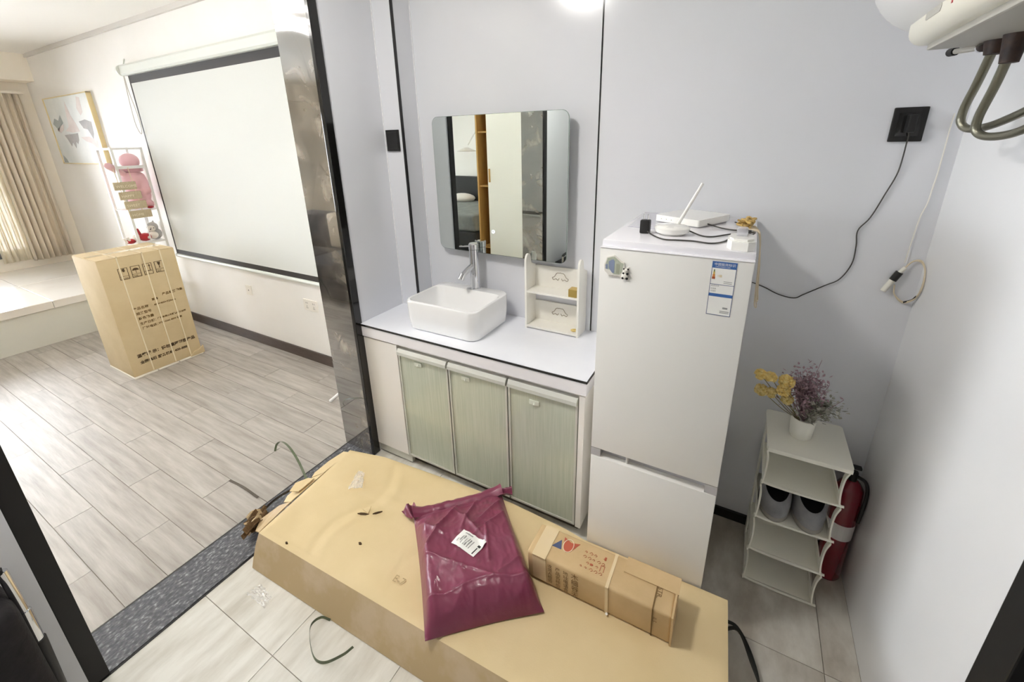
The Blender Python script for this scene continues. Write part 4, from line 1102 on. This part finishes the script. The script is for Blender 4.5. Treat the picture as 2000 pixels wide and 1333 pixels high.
for k in range(4):
    ya = 1.152 + k * .073; za = .755; wd = .056; hh = .082
    for q in ((ya, ya + wd, za, za + .003), (ya, ya + wd, za + hh, za + hh + .003), (ya, ya + .003, za, za + hh), (ya + wd - .003, ya + wd, za, za + hh), (ya, ya + wd, za + .024, za + .026)):
        box(b, xf - .002, xf + .0004, *q)
    fn = lambda u, v, s: (s, u, v)
    yc = ya + wd / 2
    if k == 0:
        prism(b, [(yc - .004, za + .078), (yc + .010, za + .080), (yc + .012, za + .062), (yc + .004, za + .054), (yc - .004, za + .062)], fn, xf - .002, xf + .0004)
        box(b, xf - .002, xf + .0004, yc - .014, yc - .009, za + .058, za + .076)
    if k == 1:
        prism(b, [(yc - .020, za + .052)] + [(yc - .02 * math.cos(a), za + .052 + .018 * math.sin(a)) for a in [PI * i / 8 for i in range(1, 8)]] + [(yc + .020, za + .052)], fn, xf - .002, xf + .0004)
        box(b, xf - .002, xf + .0004, yc - .001, yc + .001, za + .030, za + .055)
    if k == 2:
        for dy in (-.012, .012):
            box(b, xf - .002, xf + .0004, yc + dy - .002, yc + dy + .002, za + .032, za + .066)
            prism(b, [(yc + dy - .007, za + .062), (yc + dy + .007, za + .062), (yc + dy, za + .078)], fn, xf - .002, xf + .0004)
        box(b, xf - .002, xf + .0004, yc - .02, yc + .02, za + .028, za + .031)
    if k == 3:
        prism(b, [(yc - .010, za + .078), (yc + .010, za + .078), (yc + .006, za + .058), (yc + .002, za + .054), (yc + .002, za + .038), (yc + .008, za + .034), (yc - .008, za + .034), (yc - .002, za + .038), (yc - .002, za + .054), (yc - .006, za + .058)], fn, xf - .002, xf + .0004)
    merge(b, text_mesh(('小心轻放', '怕雨', '向上', '易碎')[k], .011 if k == 0 else .014, onf(ya + .006, za + .006)))
obj('handling_icons', b, 'ink_dark', tb)
for s_, y, z, sz in (('产品名称', 1.175, .515, .024), ('规格型号', 1.185, .475, .024), ('颜色数量', 1.19, .435, .024), ('生产日期：', 1.19, .395, .023), ('厂址电话：', 1.195, .357, .023), ('重量', 1.30, .555, .02), ('产品规格', 1.372, .575, .023), ('数量', 1.470, .580, .020), ('400×460×920mm', 1.305, .512, .020), ('广东省佛山市顺德区工业园', 1.300, .402, .0162), ('0757-2266 8899 传真', 1.300, .362, .0178)):
    obj('lettering', text_mesh(s_, sz, onf(y - .008, z), bold=.0006), 'ink_brown', tb)
obj('lettering', text_mesh('温馨提 示：请勿重压倒置产品', .0295, onf(1.105, .155), bold=.0012), 'ink_dark', tb)
obj('lettering', text_mesh('全国售后 服务热线 400-888', .0265, onf(1.112, .100), bold=.001), 'ink_dark', tb)

# ---- projector screen on the wall
t = thing('projector_screen', 'pulled-down white projector screen with black borders on the far wall', 'projector screen', (-3.4, 1.86, .66))
PX0, PX1 = -4.672, -2.10
yz = 1.852
obj('fabric', bx(PX0 + .024, PX1 - .024, yz, yz + .002, .748, 2.172), 'screen_white', t)
b = newbm(); box(b, PX0, PX1, yz, yz + .002, 2.172, 2.235); box(b, PX0, PX0 + .024, yz, yz + .002, .748, 2.172); box(b, PX1 - .024, PX1, yz, yz + .002, .748, 2.172); box(b, PX0, PX1, yz, yz + .002, .705, .748)
obj('border', b, 'screen_black', t)
cs = [(-.036, -.03), (-.036, .022), (-.02, .040), (.022, .040), (.022, -.03), (.01, -.042), (-.022, -.042)]
obj('housing', prism(newbm(), cs, lambda u, v, s: (s, 1.845 + u, 2.272 + v), PX0 - .02, PX1), 'screen_case', t)
obj('end_cap', cyl(newbm(), (PX0 - .04, 1.832, 2.270), (PX0 - .02, 1.832, 2.270), .042, n=20), 'screen_case', t, smooth=True)
obj('bracket', tube(newbm(), [(PX0 + .0, 1.842, 2.31), (PX0 + .01, 1.85, 2.345), (PX0 - .02, 1.865, 2.36), (PX0 - .045, 1.868, 2.352)], .005), 'screen_case', t, smooth=True)
obj('bottom_bar', cyl(newbm(), (PX0 - .004, yz + .002, .690), (PX1, yz + .002, .690), .016, n=14), 'screen_case', t, smooth=True)
obj('pull_chain', tube(newbm(), [(PX0 - .035, 1.835, 2.23), (PX0 - .045, 1.83, 2.0), (PX0 - .045, 1.83, 1.85), (PX0 + .0, 1.83, 1.775), (PX0 + .035, 1.83, 1.81), (PX0 + .032, 1.83, 1.95), (PX0 - .01, 1.832, 2.1), (PX0 - .026, 1.835, 2.23)], .0032, n=6), 'pale_grey', t, smooth=True)

# ---- framed picture
t = thing('framed_picture', 'wide pale picture of grey ink hills in a thin gold frame', 'picture', (-6.14, 1.86, 1.50))
qx0, qx1, qz0, qz1 = -6.68, -5.555, 1.513, 2.172
obj('canvas', bx(qx0 + .006, qx1 - .006, 1.844, 1.872, qz0 + .006, qz1 - .006), 'print_white', t)
for a in ((qx0, qx0 + .008, qz0, qz1), (qx1 - .008, qx1, qz0, qz1), (qx0, qx1, qz0, qz0 + .008), (qx0, qx1, qz1 - .008, qz1)):
    obj('frame', bx(a[0], a[1], 1.836, YS, a[2], a[3]), 'gold_frame', t)
fn = lambda u, v, s: (qx0 + u * (qx1 - qx0), s, qz0 + v * (qz1 - qz0))
for pts, m_ in (([(.05, .62), (.12, .70), (.20, .66), (.28, .74), (.30, .62), (.22, .58), (.14, .52)], 'print_teal'), ([(.10, .52), (.22, .58), (.30, .60), (.26, .52), (.18, .48)], 'print_pink'),
                ([(.24, .44), (.56, .46), (.54, .36), (.49, .30), (.46, .34), (.42, .24), (.38, .33), (.33, .27), (.28, .38)], 'print_grey'),
                ([(.30, .50), (.40, .56), (.44, .80), (.48, .92), (.52, .72), (.58, .60), (.62, .48), (.46, .47)], 'print_pink'),
                ([(.66, .62), (.80, .64), (.92, .60), (.90, .44), (.86, .36), (.80, .50), (.72, .52)], 'print_grey'), ([(.60, .40), (.68, .34), (.80, .30), (.92, .20), (.93, .34), (.78, .40)], 'print_pink'),
                ([(.70, .80), (.76, .96), (.82, .94), (.80, .74), (.74, .70)], 'print_pink'), ([(.02, .02), (.12, .02), (.10, .07), (.04, .14)], 'print_teal')):
    obj('ink_shape', prism(newbm(), pts, fn, 1.8432, 1.844), m_, t)

# ---- curtain and sheer
def drape(label, y0_, y1_, z0_, z1_, x, amp, n, m_, name='curtain'):
    b = newbm(); N_ = n * 14; cols = []
    for i in range(N_ + 1):
        u = i / N_; col = []
        for j in range(9):
            v = j / 8
            pinch = .6 + .4 * (1 - v)
            yy = y0_ + (y1_ - y0_) * u; 
            xx = x + amp * pinch * math.sin(2 * PI * n * u + .6 * math.sin(5 * u)) + .008 * math.sin(9 * u + 3 * v)
            col.append(b.verts.new((xx, yy + .01 * math.sin(2 * PI * n * u * 2) * pinch, z0_ + (z1_ - z0_) * v)))
        cols.append(col)
    for a, c in zip(cols, cols[1:]):
        for j in range(8): b.faces.new((a[j], c[j], c[j + 1], a[j + 1]))
    o = tag(obj(name, b, m_, smooth='all'), label, 'curtain')
    md = o.modifiers.new('thick', 'SOLIDIFY'); md.thickness = .003
    return o
drape('pleated beige curtain drawn to the wall corner by the window', 1.42, 1.765, .47, 2.235, -7.02, .045, 7, 'curtain')
drape('light cream sheer curtain at the window edge beside the beige curtain', 1.20, 1.44, .48, 2.235, -7.065, .018, 5, 'sheer', 'sheer_curtain')
t = thing('curtain_rail', 'pale ceiling-hung curtain rail above the window', 'curtain rail', (-7.04, 0, 2.235))
obj('rail', bx(-7.06, -7.0, -2.4, 1.80, 2.238, 2.262), 'cream_paint', t)

# ---- white metal rack with toys
t = thing('metal_rack', 'slim white metal rack beside the projector screen', 'rack', (-4.86, 1.71, 0))
ra, rb_, rc, rd_ = -5.0, -4.72, 1.61, 1.815
for x in (ra, rb_):
    for y in (rc, rd_): obj('post', bx(x - .009, x + .009, y - .009, y + .009, 0, 1.665), 'white_metal', t)
for z in (1.655, 1.135, .845, .45):
    if z > 1.6:
        for q in ((ra, rb_, rc - .008, rc + .008), (ra, rb_, rd_ - .008, rd_ + .008), (ra - .008, ra + .008, rc, rd_), (rb_ - .008, rb_ + .008, rc, rd_)): obj('rail', bx(*q, z - .008, z + .008), 'white_metal', t)
    else: obj('shelf', bx(ra, rb_, rc, rd_, z - .012, z), 'white_metal', t)
obj('rail', bx(rb_ - .01, rb_ + .006, rc, rd_, 1.49, 1.515), 'white_metal', t)
obj('wire', bx(rb_ - .003, rb_ + .003, 1.70, 1.706, .845, 1.14), 'white_metal', t)
b = newbm()
ball(b, (-4.84, 1.755, 1.55), .075, (1, 1, .95)); ball(b, (-4.84, 1.745, 1.38), .095, (1, .95, 1.15)); ball(b, (-4.84, 1.75, 1.25), .10, (1, .95, .9))
for p, q, r in (((-4.80, 1.66, 1.46), (-4.72, 1.56, 1.52), .028), ((-4.82, 1.80, 1.42), (-4.74, 1.80, 1.30), .03), ((-4.82, 1.70, 1.20), (-4.77, 1.68, 1.175), .035), ((-4.82, 1.78, 1.20), (-4.77, 1.79, 1.175), .035)):
    cyl(b, p, q, r, n=12); ball(b, q, r * 1.05); ball(b, p, r * 1.05)
t2 = thing('plush_toy', 'large pink plush toy sitting in the white metal rack', 'plush toy', (-4.84, 1.75, 1.135))
pb = obj('body', b, 'pink_plush', t2, smooth=True); md = pb.modifiers.new('merge', 'REMESH'); md.mode = 'VOXEL'; md.voxel_size = .012; md.use_smooth_shade = True
obj('scarf', lathe(newbm(), [(.06, -.02), (.082, -.012), (.082, .012), (.06, .02)], (-4.84, 1.752, 1.475), 20), 'pink_dark', t2, smooth=True)
t2 = thing('wood_sign', 'four stacked wooden sign boards hanging on the white metal rack', 'sign', (-4.69, 1.63, 1.08))
for k in range(4):
    yo = 1.548 + .018 * k; zt_ = 1.385 - .083 * k
    bd = obj('board', bx(-4.705, -4.692, yo, yo + .155, zt_ - .066, zt_, bev=.002, seg=1), 'sign_wood', t2)
    obj('lettering', text_mesh(('WELCOME', 'HAPPY', 'SWEET', 'HOME')[k], .030, axes((-4.6915, yo + .012, zt_ - .046), (0, 1, 0), (0, 0, 1))), 'sign_letter', bd)
for y in (1.60, 1.70): obj('hanging_cord', cyl(newbm(), (-4.70, y, 1.085), (-4.70, y - .02, 1.50), .003, n=6), 'strap_white', t2)
t2 = thing('plush_toy', 'grey and white plush animal on the rack shelf behind the tall carton', 'plush toy', (-4.80, 1.775, .845))
b = newbm(); ball(b, (-4.80, 1.775, .90), .055, (1, 1, 1)); ball(b, (-4.79, 1.765, .965), .045); cyl(b, (-4.80, 1.78, .99), (-4.80, 1.785, 1.02), .012, .004, n=8)
obj('body', b, 'plush_grey', t2, smooth=True)
b = newbm(); ball(b, (-4.765, 1.745, .955), .032, (1, 1, .95)); ball(b, (-4.765, 1.75, .895), .036)
fc = obj('face', b, 'plush_white', t2, smooth=True)
b = newbm(); ball(b, (-4.738, 1.733, .962), .004); ball(b, (-4.733, 1.752, .962), .004); ball(b, (-4.733, 1.726, .952), .005)
obj('eyes', b, 'black_matte', fc)
t2 = thing('plush_toy', 'red plush animal with upright ears behind the tall carton', 'plush toy', (-4.77, 1.68, .845))
b = newbm(); ball(b, (-4.77, 1.685, .888), .042, (1, 1.2, .9)); cyl(b, (-4.77, 1.655, .91), (-4.77, 1.645, .965), .012, .007, n=10); ball(b, (-4.77, 1.645, .965), .008)
obj('body', b, 'plush_red', t2, smooth=True); obj('muzzle', ball(newbm(), (-4.735, 1.70, .885), .014), 'plush_white', t2, smooth=True)
t2 = thing('plush_toy', 'red and white lying plush figure at the left of the rack shelf', 'plush toy', (-4.85, 1.60, .845))
b = newbm(); ball(b, (-4.80, 1.585, .865), .030, (1.2, 1.3, .8)); obj('body', b, 'plush_red', t2, smooth=True)
b = newbm(); ball(b, (-4.79, 1.635, .888), .034, (1, 1.1, 1)); cyl(b, (-4.78, 1.55, .86), (-4.78, 1.535, .90), .010, n=8); cyl(b, (-4.78, 1.575, .865), (-4.78, 1.56, .905), .010, n=8)
obj('limbs', b, 'plush_white', t2, smooth=True)
tag(obj('red_trinket', ball(newbm(), (-4.735, 1.775, 1.150), .022, (1, 1.2, .55)), 'plush_red', smooth=True), 'small red trinket on the upper rack shelf', 'trinket')

# ---- wall outlets under the screen
def outlet(label, x0, x1, z0, z1, pairs):
    o = thing('wall_outlet', label, 'outlet', ((x0 + x1) / 2, YS, z0))
    p = obj('plate', bx(x0, x1, YS - .009, YS, z0, z1, bev=.002), 'outlet', o)
    for c in pairs:
        for dx, dz, r in ((-.008, .018, 0), (.008, .018, 0), (-.007, -.022, 1), (.007, -.022, -1), (0, -.008, 0)):
            obj('slot', bx(c + dx - .0016, c + dx + .0016, YS - .0096, YS - .009, (z0 + z1) / 2 + dz - .006, (z0 + z1) / 2 + dz + .006), 'outlet_slot', p)
outlet('single white cable outlet low on the screen wall', -3.655, -3.575, .450, .536, [])
obj('port', cyl(newbm(), (-3.615, YS - .010, .493), (-3.615, YS - .009, .493), .006, n=12), 'outlet_slot', [o for o in COL.objects if o.name.startswith('wall_outlet')][0])
outlet('double white power outlet low on the screen wall near the pillar', -2.892, -2.735, .446, .536, [-2.853, -2.774])

# ---- white stand mostly hidden by the pillar
t = thing('tripod_stand', 'white metal stand leg poking out behind the marble pillar', 'stand', (-2.06, 1.63, 0))
obj('pole', cyl(newbm(), (-2.02, 1.66, .10), (-2.02, 1.66, 1.15), .011, n=12), 'white_metal', t, smooth=True)
for q in ((-2.285, 1.535, .012), (-1.93, 1.50, .012), (-1.98, 1.83, .012)): obj('leg', cyl(newbm(), q, (-2.02, 1.66, .26), .011, n=12), 'white_metal', t, smooth=True)

# ---- things seen only in the mirror: wardrobe, bed, wall shelf
t = thing('wardrobe', 'white-doored wardrobe with an open oak section seen in the mirror', 'wardrobe', (-2.6, -1.2, 0))
wy = -.9
obj('side_panel', bx(-3.14, -3.12, -1.5, wy, 0, 2.4), 'wood', t)
obj('divider', bx(-2.995, -2.98, -1.5, wy - .02, 0, 2.4), 'wood', t)
obj('back_panel', bx(-3.12, -1.9, -1.5, -1.49, 0, 2.4), 'wood', t)
for z in (.35, 1.12, 1.75, 2.38): obj('board', bx(-3.12, -2.995, -1.49, wy - .02, z, z + .018), 'wood', t)
for a, c in ((-2.98, -2.44), (-2.436, -1.90)):
    d = obj('door', bx(a, c, wy - .02, wy, .06, 2.38, bev=.002, seg=1), 'wardrobe_white', t)
    obj('handle', bx(a + .02 if a < -2.5 else c - .04, a + .04 if a < -2.5 else c - .02, wy, wy + .018, 1.18, 1.34, bev=.006), 'wood', d)
t = thing('sofa', 'dark grey sofa with a beige throw reflected in the marble pillar', 'sofa', (-4.3, -.6, 0))
obj('base', bx(-5.0, -3.55, -.93, -.18, .06, .30, bev=.03, seg=3), 'bed_dark', t, smooth=True)
for a in (-4.82, -4.26): obj('seat_cushion', bx(a, a + .55, -.75, -.16, .30, .45, bev=.05, seg=4), 'bed_dark', t, smooth=True)
obj('backrest', bx(-5.0, -3.55, -.98, -.76, .10, .86, bev=.06, seg=4), 'bed_dark', t, smooth=True)
for a in (-5.02, -3.71): obj('armrest', bx(a, a + .18, -.95, -.18, .10, .58, bev=.05, seg=4), 'bed_dark', t, smooth=True)
obj('throw', bx(-4.42, -4.12, -.985, -.72, .46, .875, bev=.04, seg=3), 'cord_pale', t, smooth=True)
t = thing('bed', 'bed with grey bedding seen in the mirror', 'bed', (-4.9, -2.2, 0))
obj('base', bx(-5.25, -3.75, -2.95, -1.6, .05, .34, bev=.02), 'bed_dark', t)
obj('mattress', bx(-5.23, -3.77, -2.93, -1.62, .34, .62, bev=.06, seg=4), 'bedding', t, smooth=True)
obj('headboard', bx(-5.3, -3.7, -2.995, -2.94, .05, 1.05, bev=.02), 'bed_dark', t)
for x in (-4.9, -4.15): obj('pillow', ball(newbm(), (x, -2.76, .68), .26, (1, .55, .32), sub=3), 'plush_white', t, smooth=True)
t = thing('wall_light', 'white swing-arm wall light over the bed seen in the mirror', 'wall light', (-4.75, -2.95, 1.60))
obj('arm', tube(newbm(), [(-4.70, -2.99, 1.85), (-4.72, -2.9, 1.75), (-4.76, -2.8, 1.60)], .012, n=8), 'white_metal', t, smooth=True)
obj('shade', lathe(newbm(), [(.03, .06), (.17, 0), (.16, -.008), (.02, .05)], (-4.78, -2.78, 1.50), 24), 'white_plastic', t, smooth=True)

# ---- black bag with a chrome tube in the near left corner
t = thing('trolley_bag', 'black bag with a chrome tube and dark grip in the bottom left corner', 'bag', (-1.52, -.05, 0))
obj('shell', bx(-1.60, -1.42, -.36, .045, .02, .60, bev=.045, seg=4), 'bag_black', t, smooth=True)
obj('pocket', bx(-1.425, -1.39, -.30, .0, .06, .34, bev=.015, seg=3), 'bag_black', t, smooth=True)
obj('tube', cyl(newbm(), (-1.50, .052, .52), (-1.50, .050, .415), .013, n=14), 'chrome', t, smooth=True)
obj('tube', cyl(newbm(), (-1.50, .05, .66), (-1.50, .052, .52), .010, n=14), 'chrome', t, smooth=True)
obj('grip', cyl(newbm(), (-1.50, .050, .415), (-1.50, .046, .20), .016, .012, n=14), 'black_matte', t, smooth=True)
obj('handle', tube(newbm(), [(-1.50, .05, .66), (-1.50, .0, .672), (-1.50, -.25, .672), (-1.50, -.29, .60)], .011), 'black_matte', t, smooth=True)
